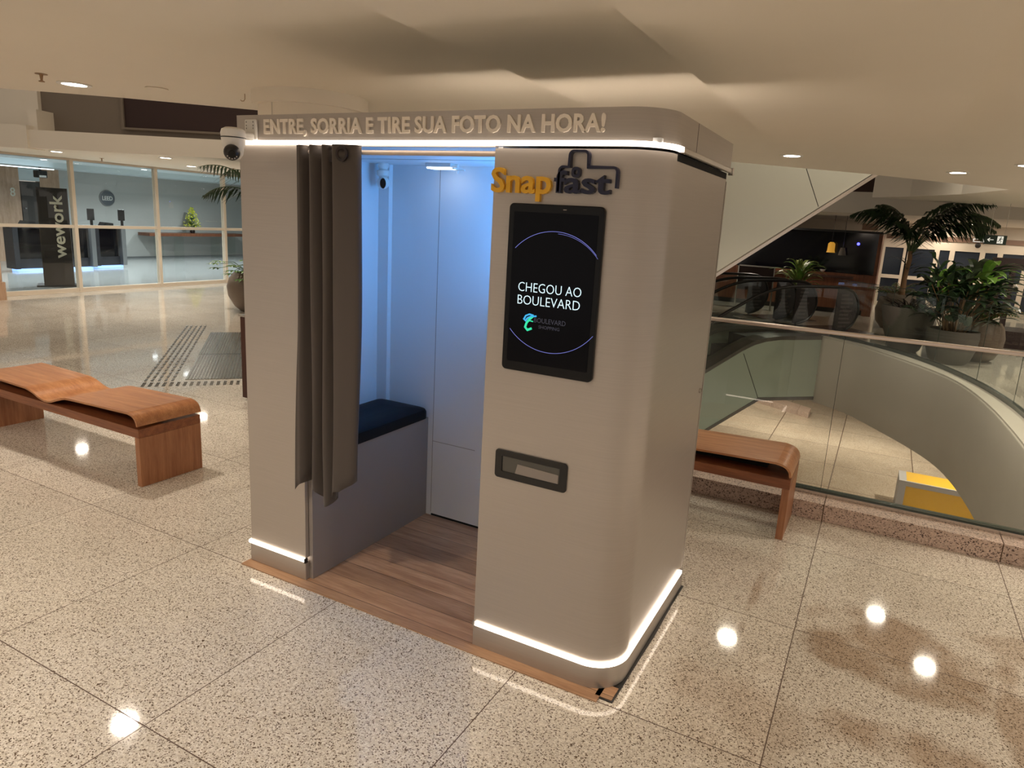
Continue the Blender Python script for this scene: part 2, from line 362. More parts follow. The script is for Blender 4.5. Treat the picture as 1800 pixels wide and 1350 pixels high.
def tag(o, label, cat, group=None, kind=None):
    o['label'] = label; o['category'] = cat
    if group: o['group'] = group
    if kind: o['kind'] = kind
    return o
def thing(name, label, cat, loc=(0, 0, 0), group=None):
    o = bpy.data.objects.new(name, None); COL.objects.link(o); o.location = loc; o.empty_display_size = .1
    WLOC[o.name] = Vector(loc); tag(o, label, cat, group); return o
def struct(name, mb, m, **k):
    o = obj(name, mb, m, **k); o['kind'] = 'structure'; return o
def copy_tree(root, loc, label=None, group=None):
    r = root.copy(); COL.objects.link(r); r.location = loc
    if label: r['label'] = label
    if group: r['group'] = group
    def rec(src, dst):
        for ch in [c for c in root_children[src.name]]:
            c = ch.copy(); COL.objects.link(c); c.parent = dst; rec(ch, c)
    rec(root, r); return r
root_children = {}
def index_children():
    root_children.clear()
    for o in bpy.data.objects: root_children[o.name] = list(o.children)

def text_mb(body, x0, x1, z0, z1, depth, fn, bold=0.0, align_squash=True, space=1.0, shear=0):
    """raised lettering fitted to the box x0..x1, z0..z1; fn(u, v, t) -> 3D, t from 0 (back) to depth (face)"""
    c = bpy.data.curves.new('t', 'FONT'); c.body = body; c.extrude = 0.5; c.offset = bold; c.resolution_u = 3
    c.space_character = space; c.shear = shear; c.space_line = .8
    o = bpy.data.objects.new('t', c); COL.objects.link(o)
    bpy.context.view_layer.update()
    me = bpy.data.meshes.new_from_object(o.evaluated_get(bpy.context.evaluated_depsgraph_get()))
    vs = [v.co.copy() for v in me.vertices]; fs = [tuple(p.vertices) for p in me.polygons]
    bpy.data.objects.remove(o); bpy.data.curves.remove(c); bpy.data.meshes.remove(me)
    ax0 = min(v.x for v in vs); ax1 = max(v.x for v in vs); ay0 = min(v.y for v in vs); ay1 = max(v.y for v in vs)
    m = MB()
    m.add([fn(x0 + (v.x - ax0) / (ax1 - ax0) * (x1 - x0), z0 + (v.y - ay0) / (ay1 - ay0) * (z1 - z0), depth if v.z > 0 else 0.0) for v in vs], fs)
    return m
def rrect(x0, x1, z0, z1, r, n=6):
    pts = []
    for cx, cz, a in ((x1 - r, z1 - r, 0), (x0 + r, z1 - r, 90), (x0 + r, z0 + r, 180), (x1 - r, z0 + r, 270)):
        for k in range(n + 1):
            t = math.radians(a + 90 * k / n); pts.append((cx + r * math.cos(t), cz + r * math.sin(t)))
    return pts
def catmull(pts, n=6):
    out = []
    for i in range(len(pts) - 1):
        p0 = pts[max(i - 1, 0)]; p1 = pts[i]; p2 = pts[i + 1]; p3 = pts[min(i + 2, len(pts) - 1)]
        for k in range(n):
            t = k / n
            out.append(tuple(0.5 * ((2 * b) + (-a + c) * t + (2 * a - 5 * b + 4 * c - d) * t * t + (-a + 3 * b - 3 * c + d) * t ** 3) for a, b, c, d in zip(p0, p1, p2, p3)))
    out.append(tuple(pts[-1])); return out
def blade(mb, base, d, length, width, droop=.6, lift=.8, n=6, fold=.25, tip=.05, side=None):
    """one leaf: starts at base heading d (horizontal unit) with upward lift, bends down by droop"""
    base = Vector(base); d = Vector(d).normalized(); sd = side or Vector((-d.y, d.x, 0)).normalized()
    rows = []
    ang = lift; p = base.copy(); step = length / n
    for i in range(n + 1):
        t = i / n; wd = width * math.sin(PI * min(1, (t * .86 + .10))) ** .8 if i < n else width * tip
        dirv = d * math.cos(ang) + Vector((0, 0, 1)) * math.sin(ang); up_ = sd.cross(dirv)
        rows.append([p - sd * wd / 2 + up_ * wd * fold * (-1 if up_.z < 0 else 1), p, p + sd * wd / 2 + up_ * wd * fold * (-1 if up_.z < 0 else 1)])
        p = p + dirv * step; ang -= (droop + lift) / n * (0.5 + t)
    mb.sheet(rows); return p
TH = math.radians(47); DX, DY = math.cos(TH), math.sin(TH)
def SO(s, o, z):      # escalator frame: along, across, up
    return (s * DX + o * DY, s * DY - o * DX, z)

# ================================================================== STRUCTURE
outer = catmull([(1.80, 11.60), (2.42, 11.02), (2.97, 10.15), (3.42, 9.35), (3.70, 8.70), (3.87, 8.0), (3.98, 7.2), (4.04, 6.5), (4.09, 5.4), (4.10, 4.0), (4.10, 2.62)], 5)
glassline = catmull([(1.95, 11.62), (2.42, 11.24), (3.02, 10.55), (3.46, 9.80), (3.76, 9.11), (4.03, 8.25), (4.19, 7.44), (4.28, 6.69), (4.34, 5.5), (4.36, 4.0), (4.36, 2.75)], 5)
struct('floor', MB().prism([(-11.0, -9), (12, -9), (12, 2.62), (-1.6, 2.62), (-2.11, 3.60), (-4.45, 5.79), (-4.6, 17), (-11.0, 17)], -1.25, 0), 'floor')
far = outer[:-1] + [(4.10, 2.62), (12, 2.62), (12, 26), (-6, 26), (-6, 18.9)]
fl = struct('floor', MB().prism([(x, y) for x, y in far], -0.02, 0), 'floor')
inner = [(x + .06, y + .06) for x, y in outer]
struct('trim_1', MB().sheet([[(x, y, z) for x, y in outer] for z in (-1.25, -0.02, 0.0)]), 'fascia', smooth=True, solid=.02)
struct('trim_2', MB().prism([(x, y) for x, y in far], -1.25, -1.2), 'fascia')
# ledge (painted rim) between fascia and glass
led = MB()
led.sheet([[(x, y, 0.012) for x, y in outer], [(x, y, 0.012) for x, y in glassline]])
struct('trim_3', led, 'fascia', solid=.02)
struct('floor', MB().box(-14, 16, 2, 60, -4.6, -4.5), 'floor_low')
lw = MB().box(-14, 16, 34, 34.2, -4.5, -1.25); struct('wall_lower', lw, 'fascia')
struct('floor', MB().box(-26, -11.0, -3, 22, -0.1, 0.0), 'lobby_floor')

# ceilings
nc = [(12, -9), (12, 9.5), (5.2, 7.0), (4.45, 7.6), (3.95, 8.65), (2.37, 6.75), (0.97, 5.45), (-1.98, 1.83), (-2.67, 1.20), (-3.36, 0.70), (-8, -3.4), (-12, -7.0), (-12, -9)]
struct('ceiling', MB().prism(nc, 2.55, 2.95), 'ceil')
struct('ceiling', MB().box(0.97, 1.86, -6, 1.95, 2.50, 2.552), 'ceil')
struct('ceiling', MB().box(1.86, 2.93, -6, 3.05, 2.45, 2.552), 'ceil')
# far right soffit, then the raised recess and the lower ceiling over the doors
struct('ceiling', MB().prism([(2.28, 11.53), (2.85, 10.9), (3.5, 9.9), (3.95, 8.65), (4.45, 7.6), (5.2, 7.0), (12, 9.5), (12, 15.5), (8.2, 15.5), (4.73, 13.23)], 2.55, 2.95), 'ceil')
struct('ceiling', MB().box(-7, 12, 14.0, 20.6, 2.35, 2.50), 'ceil')
struct('wall_far', MB().box(-7, 12, 13.9, 14.0, 2.35, 2.78), 'ceil')
struct('wall_far', MB().box(-7, 12, 13.92, 14.0, 2.78, 3.24), 'storedk')  # darkness of the upper level put into the wall colour
struct('ceiling', MB().prism([(-7, 14.0), (-7, 19.5), (12, 19.5), (12, 13), (4.8, 13.3), (2.28, 11.6), (-0.2, 14.0)], 3.25, 3.3), 'ceil')
struct('wall_upper', MB().box(-9, 12, 14.02, 14.2, 3.3, 6.6), 'storedk')  # dark colour stands for the unlit upper storey
struct('wall_upper', MB().prism([(2.28, 11.53), (2.24, 11.6), (-0.6, 14.1), (-0.5, 14.2)], 2.95, 3.3), 'maroon')  # same upper-storey darkness, as a maroon colour
# left far soffit with its fascia and the set-back upper wall
lf = [(-7.6, 6.20), (-4.5, 7.62), (-4.5, 17), (-11.0, 17), (-11.0, 4.62)]
struct('ceiling', MB().prism([(-6.07, 4.93), (-4.5, 5.9), (-4.5, 17), (-10.8, 17), (-10.8, 2.83)], 2.44, 2.70), 'ceil')

LV = Vector((3.7, 1.66, 0)).normalized(); LN = Vector((-LV.y, LV.x, 0))
def LW(u, v, z):   # along the left fascia from (-9.25, 3.52), back from it, up
    p = Vector((-9.25, 3.52, 0)) + LV * u + LN * v; return (p.x, p.y, z)
def lbox(mb, u0, u1, v0, v1, z0, z1):
    return mb.add([LW(u, v, z) for z in (z0, z1) for u, v in ((u0, v0), (u1, v0), (u1, v1), (u0, v1))], [(0, 3, 2, 1), (4, 5, 6, 7), (0, 1, 5, 4), (1, 2, 6, 5), (2, 3, 7, 6), (3, 0, 4, 7)])
struct('wall_left_upper', lbox(MB(), -3, 6, 0.45, 0.55, 2.70, 6.6), 'dark_wall')
struct('trim_4', lbox(MB(), -3, 0.47, -0.04, 0.30, 2.43, 2.76), 'ceil')
struct('trim_5', lbox(MB(), 0.40, 0.54, .1, 0.45, 2.70, 3.0), 'ceil')
struct('trim_5', lbox(MB(), -3, 0.36, .38, 0.47, 2.70, 6.6), 'ceil')
struct('ceiling', MB().box(-18, 12, -2, 14.2, 6.6, 6.7), 'ceil')
pn = thing('wall_panel', 'very dark maroon panel in a thin frame high on the wall above the left soffit', 'panel', LW(3.6, .4, 2.82))
obj('panel', lbox(MB(), 1.70, 5.6, 0.40, 0.44, 2.84, 5.2), 'maroon', pn)
fr = MB(); lbox(fr, 1.66, 5.7, 0.37, 0.45, 2.81, 2.84); lbox(fr, 1.66, 1.70, 0.37, 0.45, 2.84, 5.2)
obj('frame', fr, 'dark_wall', pn)

# curved-corner column behind the booth
struct('column_shaft', MB().lathe([(0.345, 0), (0.345, 2.47)], (-0.965, 1.43, 0), 48), 'ceil', smooth=True)
struct('column_cap', MB().lathe([(0.352, 2.462), (0.385, 2.462), (0.385, 2.55)], (-0.965, 1.43, 0), 48), 'ceil', smooth=True)
struct('trim_6', MB().box(-0.965 - .004, -0.965 + .004, 1.43 - .3475, 1.43 - .343, 0, 2.462), 'fascia')

# window wall of the lobby (left)
XW = -10.85
ys = [2.0, 3.72, 5.42, 7.08, 8.72, 10.36, 12.0]
zt = 2.44
for i in range(len(ys) - 1):
    a, b = ys[i], ys[i + 1]
    fm = MB()
    fm.box(XW - .05, XW + .05, a - .03, a + .03, 0.0, zt)
    if i == len(ys) - 2: fm.box(XW - .05, XW + .05, b - .03, b + .03, 0.0, zt)
    fm.box(XW - .04, XW + .04, a + .03, b - .03, 0.0, 0.075)
    fm.box(XW - .04, XW + .04, a + .03, b - .03, 1.19, 1.245)
    fm.box(XW - .04, XW + .04, a + .03, b - .03, zt - .035, zt)
    wf = struct('window_%d' % (i + 1), fm, 'frame')
    WLOC[wf.name] = wf.location.copy()
    obj('window_pane', MB().box(XW - .006, XW + .006, a + .03, b - .03, 0.075, zt - .035), 'glass', wf)
struct('wall_window_head', MB().box(XW - .08, XW + .08, -8, 12.1, zt, 2.62), 'ceil')
struct('baseboard_window', MB().box(XW - .12, XW + .10, 2.0, 12.0, 0.0, 0.012), 'frame')
struct('wall_window_end', MB().box(XW - .1, XW + .1, 12.03, 17, 0, 2.55), 'ceil')
struct('wall_window_start', MB().box(XW - .1, XW + .1, -8, 1.97, 0, 2.55), 'ceil')
# lobby shell
struct('wall_lobby_back', MB().box(-17.9, -17.7, 9.0, 20, 0, 2.75), 'lobby_wall')
struct('wall_lobby_back', MB().box(-17.9, -17.7, 8.50, 9.0, 0, 2.75), 'pale_wood')
struct('wall_lobby_back', MB().box(-17.9, -17.7, 2.0, 8.0, 0, 2.75), 'pale_wood')
struct('wall_lobby_back', MB().box(-17.9, -17.7, 8.0, 8.50, 2.08, 2.75), 'lobby_ceil')
struct('wall_lobby_side', MB().box(-18, -10.9, 15.5, 15.7, 0, 2.75), 'lobby_wall')
struct('wall_lobby_side', MB().box(-18, -10.9, 1.8, 1.9, 0, 2.75), 'lobby_wall')
struct('ceiling', MB().box(-18, -10.95, 1.9, 15.6, 2.55, 2.62), 'lobby_ceil')
struct('ceiling', MB().box(-18, -16.2, 1.9, 15.6, 2.42, 2.56), 'lobby_ceil')
struct('trim_7', MB().box(-14.05, -13.9, 1.9, 15.6, 2.53, 2.556), 'gate_steel')
struct('baseboard_lobby', MB().box(-17.71, -17.68, 8.5, 15.5, 0, 0.05), 'gate_steel')
d1 = struct('door_1', MB().box(-17.85, -17.69, 8.02, 8.48, 0.0, 2.06), 'door_dk')
obj('door_handle', MB().box(-17.69, -17.64, 8.06, 8.10, 1.35, 1.38), 'gate_steel', d1)

# far wall with the glazed entrance doors
YD = 20.0
struct('wall_far_doors', MB().box(-7, 12, YD, YD + .2, 1.78, 2.35), 'doorwhite')
struct('trim_8', MB().box(2.55, 12, YD - .03, YD, 1.90, 2.03), 'brownband')
struct('wall_far_left', MB().box(-7, 2.45, YD, YD + .2, 0, 1.78), 'storedk')
struct('wall_far_right', MB().box(6.2, 12, YD, YD + .2, 0, 1.78), 'doorwhite')
doors = [(2.50, 3.10, False), (3.14, 3.86, False), (3.86, 4.20, True), (4.20, 4.92, False), (4.92, 5.30, True), (5.30, 5.92, False), (5.92, 6.2, True)]
for i, (a, b, narrow) in enumerate(doors):
    f = MB(); t = .07 if not narrow else .05
    f.box(a, a + t, YD, YD + .08, 0, 1.78); f.box(b - t, b, YD, YD + .08, 0, 1.78)
    for z0, z1 in ((0, .12), (.80, .90), (1.66, 1.78)): f.box(a + t, b - t, YD, YD + .08, z0, z1)
    dd = struct('door_%d' % (i + 2), f, 'doorwhite'); WLOC[dd.name] = dd.location.copy()
    obj('door_glass', MB().box(a + t, b - t, YD + .03, YD + .05, .12, 1.66), 'nightglass', dd)
struct('wall_behind_doors', MB().box(2.3, 6.4, YD + .9, YD + 1.0, 0, 2.2), 'nightglass')

# ================================================================== BOOTH
W, D, H = 1.999, 1.0, 2.2
ZH = 2.083; XL = 0.378; XD = 1.355; R = 0.14
booth = thing('photo_booth', 'silver grey photo booth with glowing light strips, open doorway, wall screen and lettered header', 'photo booth', (0, 0, 0))
def corner_path(off, y1, x0, n=10, r=R):
    """front face from x0 to the rounded front-right corner, then back along the side to y1"""
    p = [(x0, -off)]
    for k in range(n + 1):
        t = -PI / 2 + PI / 2 * k / n; p.append((W - r + (r + off) * math.cos(t), r + (r + off) * math.sin(t)))
    p.append((W + off, y1)); return p
def shell(off, th, y1, x0, z0, z1, r=R):
    a = corner_path(off, y1, x0, r=r); b = corner_path(off - th, y1, x0, r=r)
    return MB().prism(a + b[::-1], z0, z1)
FL = 0.006   # laminate floor thickness
# left pillar
obj('front_pillar', MB().box(0.0, XL, 0.0, 0.022, 0.120, ZH), 'booth', booth, bevel=.002)
obj('side_wall', MB().box(0.0, 0.022, 0.022, D, 0.115, ZH), 'booth', booth)
obj('plinth', MB().box(-.004, XL + .003, -.004, 0.03, FL, 0.103), 'booth_hdr', booth, bevel=.003)
obj('plinth', MB().box(-.004, 0.02, 0.03, D, FL, 0.103), 'booth_hdr', booth)
obj('plinth', shell(.004, .03, D, XD, FL, 0.103), 'booth_hdr', booth, smooth=True)
obj('light_strip', MB().box(-.011, XL, -.011, 0.004, 0.103, 0.120), 'led', booth, bevel=.004)
obj('light_strip', MB().box(-.011, 0.004, 0.004, D - .06, 0.103, 0.120), 'led', booth)
obj('light_strip', shell(.010, .016, D - .05, XD + .01, 0.103, 0.119), 'led', booth, smooth=True)
obj('strip_end_cap', MB().box(XL, XL + .008, -.012, .006, 0.100, 0.123), 'black', booth)
obj('strip_end_cap', MB().box(XD, XD + .010, -.011, .006, 0.100, 0.122), 'steel', booth)
# right cabinet: rounded front panel, flat side panel with visible seam
obj('front_panel', shell(0, .02, 0.155, XD, 0.119, 2.065), 'booth', booth, smooth=True)
obj('side_panel', MB().box(W - .022, W - .004, 0.160, D - .012, 0.113, 2.045), 'booth', booth, bevel=.0015)
obj('corner_post', MB().box(W - .03, W - .001, D - .012, D, FL, 2.035), 'booth_hdr', booth)
obj('gap_shadow_band', MB().box(XD + .03, W - .006, 0.165, D - .004, 2.045, 2.072), 'blackgap', booth)
obj('partition', MB().box(XD, XD + .02, 0.022, D - .02, FL, ZH - .01), 'white_in', booth)
obj('panel_lock', MB().prism([(D - .065 + .012 * math.cos(a * PI / 6), 1.065 + .012 * math.sin(a * PI / 6)) for a in range(12)], W - .004, W + .004, lambda u, v, t: (t, u, v)), 'steel', booth)
# header band
hd = obj('header', shell(.006, .03, D + .006, -.004, ZH, H), 'booth_hdr', booth, smooth=True)
obj('header', MB().box(-.004, 0.02, 0.024, D + .006, ZH, H), 'booth_hdr', booth)
obj('header', MB().box(.02, W - .02, D - .016, D + .006, ZH, H), 'booth_hdr', booth)
obj('header_seam', MB().box(W + .0055, W + .0068, 0.375, 0.378, ZH + .004, H - .002), 'black', booth)
obj('header_seam', MB().box(.365, .367, -.0068, -.0055, ZH + .004, H - .002), 'booth_hdr', booth)
obj('roof', MB().box(.02, W - .024, .024, D - .016, 2.09, 2.105), 'white_in', booth)
p = corner_path(.018, .17, .03); q = corner_path(.002, .17, .03)
obj('light_strip', MB().prism(p + q[::-1], ZH - .009, ZH + .008), 'ledtop', booth, smooth=True)
obj('light_strip', MB().box(.25, W - .02, D + .006, D + .026, ZH + .01, ZH + .045), 'ledrear', booth)
pp = [(W + .004, .17), (W + .018, .17), (W + .018, D + .008), (W + .004, D + .008)]
obj('strip_channel', MB().prism(pp, ZH - .012, ZH + .008), 'steel', booth, bevel=.003)
obj('strip_end_cap', MB().box(W + .002, W + .022, D - .012, D + .012, ZH - .02, ZH + .012), 'steel', booth)
# interior
obj('back_wall', MB().box(.022, XD, D - .022, D - .002, FL, 2.09), 'white_in', booth)
sm = MB(); sm.box(.435, .4375, D - .0232, D - .0218, FL + .02, 2.07); sm.box(.435, .735, D - .0232, D - .0218, .483, .4855)
obj('wall_seam', sm, 'booth_grey', booth)
obj('inner_corner_post', MB().box(.022, .105, D - .055, D - .022, .62, 2.08), 'white_in', booth)
obj('inner_side_wall', MB().box(.022, .030, .022, D - .055, .62, 2.08), 'white_in', booth)
obj('inner_ceiling', MB().box(.022, XD, .022, D - .022, 2.078, 2.09), 'white_in', booth)
obj('ceiling_seam', MB().box(.03, XD, .62, .623, 2.0765, 2.0785), 'booth_grey', booth)
obj('front_lintel', MB().box(XL, XD, 0.0, .022, 2.069, ZH), 'booth', booth)
skirt = MB().box(.44, XD, D - .024, D - .0215, FL, FL + .012)
obj('wall_gap', skirt, 'blackgap', booth)
# seat
obj('seat_box', MB().box(.03, .402, .024, D - .024, FL, .625), 'booth_grey', booth, bevel=.0015)
cu = MB()
rows = []
for i, (ins, z) in enumerate([(0, .627), (0, .668), (.006, .682), (.022, .690), (.08, .697), (.135, .699)]):
    rows.append([(u, v, z) for u, v in rrect(.034 + ins, .410 - ins, .034 + ins, .972 - ins, max(.01, .045 - ins * .3))])
rows = [r + [r[0]] for r in rows]; cu.sheet(rows)
n = len(rows[0]) - 1; cu.add(rows[-1][:n], [tuple(range(n))]); cu.add(rows[0][:n], [tuple(range(n - 1, -1, -1))])
obj('seat_cushion', cu, 'vinyl', booth, smooth=True)
# laminate floor: a thing-like base but fixed to the booth
obj('laminate_floor', MB().box(-.012, 1.955, -.058, D + .01, 0.0, FL), 'mat', booth)
obj('laminate_offcut', MB().box(1.935, 2.004, -.022, .06, 0.0, FL), 'mat', booth)
obj('floor_underlay', MB().prism([(1.93, -.030), (2.011, -.030), (2.013, .25), (2.017, .5), (2.011, .8), (2.013, D + .012), (1.9, D + .012), (1.9, -.028)], 0.0, .004), 'black', booth)
# curtain rod
obj('curtain_rod', MB().tube([(XL, .011, 2.046), (XD, .011, 2.046)], .0105, 14), 'rod', booth, smooth=True)
# interior lamp and touch screen
lampb = obj('ceiling_lamp', MB().box(.46, .62, .80, .88, 2.058, 2.078), 'white_pl', booth, bevel=.004)
obj('lamp_diffuser', MB().box(.465, .615, .805, .875, 2.050, 2.058), 'ledin', lampb, bevel=.003)
obj('lamp_clamp', MB().box(.63, .645, .80, .90, 2.05, 2.056).box(.612, .68, .84, .85, 2.044, 2.05).tube([(.637, .845, 2.078), (.637, .845, 2.03)], .005, 6), 'white_pl', lampb)
ts = obj('touch_screen', MB().box(XD - .018, XD, .42, .92, 1.50, 1.92), 'bezel', booth, bevel=.006)
obj('display', MB().box(XD - .0195, XD - .018, .44, .90, 1.52, 1.90), 'bluelight', ts)
obj('console_shelf', MB().box(XD - .22, XD, .45, .975, 1.46, 1.48), 'white_in', booth)  # added out of sight to shield the seat from the blue display

FRONT = lambda u, v, t: (u, -.0 - t, v)
# header lettering
HDRF = lambda u, v, t: (u, -.006 - t, v)
lm = text_mb('ENTRE, SORRIA E TIRE SUA FOTO NA HORA!', .172, 1.786, 2.108, 2.181, .007, HDRF, bold=.03, space=1.04)
obj('header_lettering', lm, 'letter', booth)
# logo
lg = text_mb('Snap', 1.352, 1.600, 1.880, 1.997, .016, FRONT, bold=.022, space=1.0)
obj('logo_lettering_yellow', lg, 'yellow', booth)
lg = text_mb('fast', 1.612, 1.826, 1.912, 1.990, .020, FRONT, bold=.022, space=1.0)
obj('logo_lettering_navy', lg, 'navy', booth)
def rib(pts, wd, t0, t1, m, name, par=None):
    par = par or booth
    P = [Vector((a, b)) for a, b in pts]; L = []; Rr = []
    for i, p in enumerate(P):
        t = (P[min(i + 1, len(P) - 1)] - P[max(i - 1, 0)]).normalized(); nv = Vector((-t.y, t.x)) * wd / 2
        if 0 < i < len(P) - 1:
            a = (P[i] - P[i - 1]).normalized(); b = (P[i + 1] - P[i]).normalized(); k = 1 / max(.5, math.cos(a.angle(b) / 2)); nv *= k
        L.append(p + nv); Rr.append(p - nv)
    mb = MB()
    for i in range(len(P) - 1):
        mb.prism([tuple(L[i]), tuple(L[i + 1]), tuple(Rr[i + 1]), tuple(Rr[i])], t0, t1, FRONT)
    return obj(name, mb, m, par)
cz = []
def arc(cx, cz_, r, a0, a1, n=5): return [(cx + r * math.cos(math.radians(a0 + (a1 - a0) * k / n)), cz_ + r * math.sin(math.radians(a0 + (a1 - a0) * k / n))) for k in range(n + 1)]
outl = [(1.630, 1.918)] + arc(1.645, 1.988, .015, 180, 90) + [(1.667, 2.003)] + arc(1.682, 2.041, .015, 180, 90) + arc(1.722, 2.041, .015, 90, 0) + [(1.737, 2.003)] + arc(1.832, 1.988, .015, 90, 0) + [(1.847, 1.935)]
rib(outl, .0085, 0.0, .020, 'navy', 'logo_camera_outline')
ob = MB().ring(rrect(1.677, 1.709, 1.967, 2.003, .013), rrect(1.686, 1.700, 1.977, 1.993, .006), 0, .018, FRONT)
obj('logo_ring', ob, 'navy', booth)
# screen
sc_ = obj('display_screen', MB().prism(rrect(1.436, 1.812, 1.247, 1.872, .018), -.004, .016, FRONT), 'bezel', booth, bevel=.003)
obj('screen_panel', MB().prism(rrect(1.458, 1.792, 1.283, 1.842, .003), .016, .0172, FRONT), 'screen', sc_)
def sctext(body, x0, x1, z0, z1, m, name, bold=0.0):
    obj(name, text_mb(body, x0, x1, z0, z1, .0006, lambda u, v, t: (u, -.0172 - t, v), bold=bold), m, sc_)
sctext('CHEGOU AO', 1.492, 1.748, 1.553, 1.587, 'txt', 'screen_text', -.012)
sctext('BOULEVARD', 1.492, 1.746, 1.505, 1.539, 'txt', 'screen_text', -.012)
sctext('BOULEVARD', 1.566, 1.695, 1.442, 1.460, 'dim', 'screen_text')
sctext('SHOPPING', 1.586, 1.672, 1.421, 1.433, 'dim', 'screen_text')
rib(arc(1.630, 1.556, .222, 136, 42, 24), .0016, .0172, .0178, 'arc', 'screen_arc', sc_)
rib(arc(1.634, 1.553, .218, 88, 40, 12), .0010, .0172, .0178, 'arc', 'screen_arc', sc_)
rib(arc(1.630, 1.556, .222, 222, 322, 24), .0016, .0172, .0178, 'arc', 'screen_arc', sc_)
rib([(1.563, 1.467), (1.545, 1.470), (1.530, 1.463), (1.523, 1.449), (1.530, 1.444), (1.538, 1.455), (1.552, 1.462), (1.575, 1.466)], .006, .0172, .0178, 'cyan', 'screen_emblem', sc_)
rib([(1.560, 1.463), (1.545, 1.450), (1.535, 1.436), (1.530, 1.420), (1.540, 1.410), (1.558, 1.418)], .0085, .0172, .0178, 'green', 'screen_emblem', sc_)
rib([(1.538, 1.442), (1.550, 1.446), (1.562, 1.444)], .004, .0172, .0178, 'green', 'screen_emblem', sc_)
obj('camera_eye', MB().prism(rrect(1.655, 1.668, 1.854, 1.857, .001), .016, .0164, FRONT), 'booth_grey', sc_)
# photo outlet
ofr = obj('outlet_frame', MB().ring(rrect(1.424, 1.740, .797, .915, .014), rrect(1.455, 1.709, .826, .890, .004), 0, .008, FRONT), 'black', booth, bevel=.002)
obj('outlet_recess', MB().add([(1.455, -.0015, .826), (1.709, -.0015, .826), (1.709, -.0015, .890), (1.455, -.0015, .890)], [(0, 1, 2, 3)]), 'recess', ofr, solid=.002)
obj('outlet_flap', MB().prism([(1.515, .8265), (1.704, .8265), (1.704, .862), (1.525, .868)], .003, .005, FRONT), 'booth_grey', ofr)

# curtain (hangs from the rod: a thing of its own)
cpts = [(.381, .030), (.388, .030), (.402, .020), (.420, .090), (.432, .098), (.446, .030), (.462, .012), (.478, .050), (.492, .096), (.505, .060), (.516, .012), (.530, .010), (.545, .050), (.556, .085), (.565, .040), (.574, -.004), (.600, -.006), (.640, .010), (.672, .030), (.681, .060)]
rows = []
NZ = 26
for j in range(NZ + 1):
    t = j / NZ; row = []
    for i, (x, y) in enumerate(catmull([(a, b, 0) for a, b in cpts], 3)[0:] if False else [(q[0], q[1]) for q in catmull(cpts, 3)]):
        k = i / (3 * (len(cpts) - 1))
        zb = .50 + .05 * math.sin(k * 9) + (.10 if k < .1 else 0) * 0 + (.09 * max(0, (k - .86) / .14)) - (.02 if .72 < k < .80 else 0)
        z = 2.072 + (zb - 2.072) * t
        amp = 1 - .30 * t * (1 - k)
        xx = x + (.006 * math.sin(t * 7 + k * 11)) * t + (.006 if k > .75 else 0) * math.sin(t * 4) - (.035 * max(0, .12 - k) / .12) * max(0, t - .55)
        yy = min(.019, -.012 + (y - .05) * .62 * amp - .016 * t * (1 if k < .12 else .3) - (.03 * max(0, t - .5) if k < .15 else 0))
        row.append((xx, yy, z))
    rows.append([(.379 + (q[0] - .379) * 1.14, q[1], q[2]) for q in row])
cur = thing('curtain', 'grey-brown fabric curtain bunched at the left of the booth doorway', 'curtain', (.53, .05, .5))
obj('drape', MB().sheet(rows), 'curtain', cur, smooth='all', solid=.0018)
for gx, gy in ((.655, -.046), (.57, -.02)):
    g = MB(); a = [( .031 * math.cos(k * PI / 12), .031 * math.sin(k * PI / 12)) for k in range(24)]; b = [(.02 * math.cos(k * PI / 12), .02 * math.sin(k * PI / 12)) for k in range(24)]
    g.ring(a, b, -.004, .004, lambda u, v, t: (gx + u, gy + t, 2.035 + v)); obj('grommet', g, 'sticker', cur)

# outdoor style camera on the header corner
oc = thing('security_camera', 'white bracket-mounted dome security camera on the left end of the lettered booth header', 'camera', (.03, -.06, 2.0))
obj('bracket', MB().box(.062, .132, -.022, -.0065, 2.092, 2.180), 'white_pl', oc, bevel=.006)
for sx in (.074, .116):
    for sz in (2.165, 2.150, 2.138): obj('bracket_slot', MB().box(sx, sx + .003, -.0228, -.0215, sz, sz + .007), 'black', oc)
obj('arm', MB().box(.062, .128, -.10, -.020, 2.088, 2.120), 'white_pl', oc, bevel=.010)
hs = MB()
pr = [(.010, 1.998), (.024, 2.000), (.037, 2.018), (.049, 2.073), (.052, 2.106), (.047, 2.122), (.032, 2.130), (.01, 2.131)]
hs.lathe(pr, (.112, -.125, 0), 28); hs.xf(lambda p: (p.x, p.y, p.z))
obj('housing', hs, 'white_pl', oc, smooth=True)
obj('seam_band', MB().lathe([(.0522, 2.086), (.0522, 2.090)], (.112, -.125, 0), 28), 'black', oc)
ey = MB().ball((.142, -.160, 2.024), .034, 20); eb = obj('eyeball', ey, 'black', oc, smooth='all')
lens_dir = Vector((2.703 - .142, -2.295 + .160, -.9)).normalized()
lx = lens_dir.cross(Vector((0, 0, 1))).normalized(); lz = lx.cross(lens_dir)
def disc(c, dr, r, t, n=18):
    c = Vector(c); m = MB()
    return m.prism([(r * math.cos(k * 2 * PI / n), r * math.sin(k * 2 * PI / n)) for k in range(n)], 0, t, lambda u, v, w_: tuple(c + lx * u + lz * v + dr * w_))
ec = Vector((.142, -.160, 2.024)) + lens_dir * .028
obj('lens', disc(ec, lens_dir, .015, .008), 'bezel', oc)
ir = MB()
for k in range(5):
    a = math.radians(210 + k * 30); q = ec + lx * .021 * math.cos(a) + lz * .021 * math.sin(a) - lens_dir * .002
    d_ = disc(q, lens_dir, .0022, .005, 6); ir.add(d_.v, d_.f)
obj('infrared_lamp', ir, 'white_pl', oc)
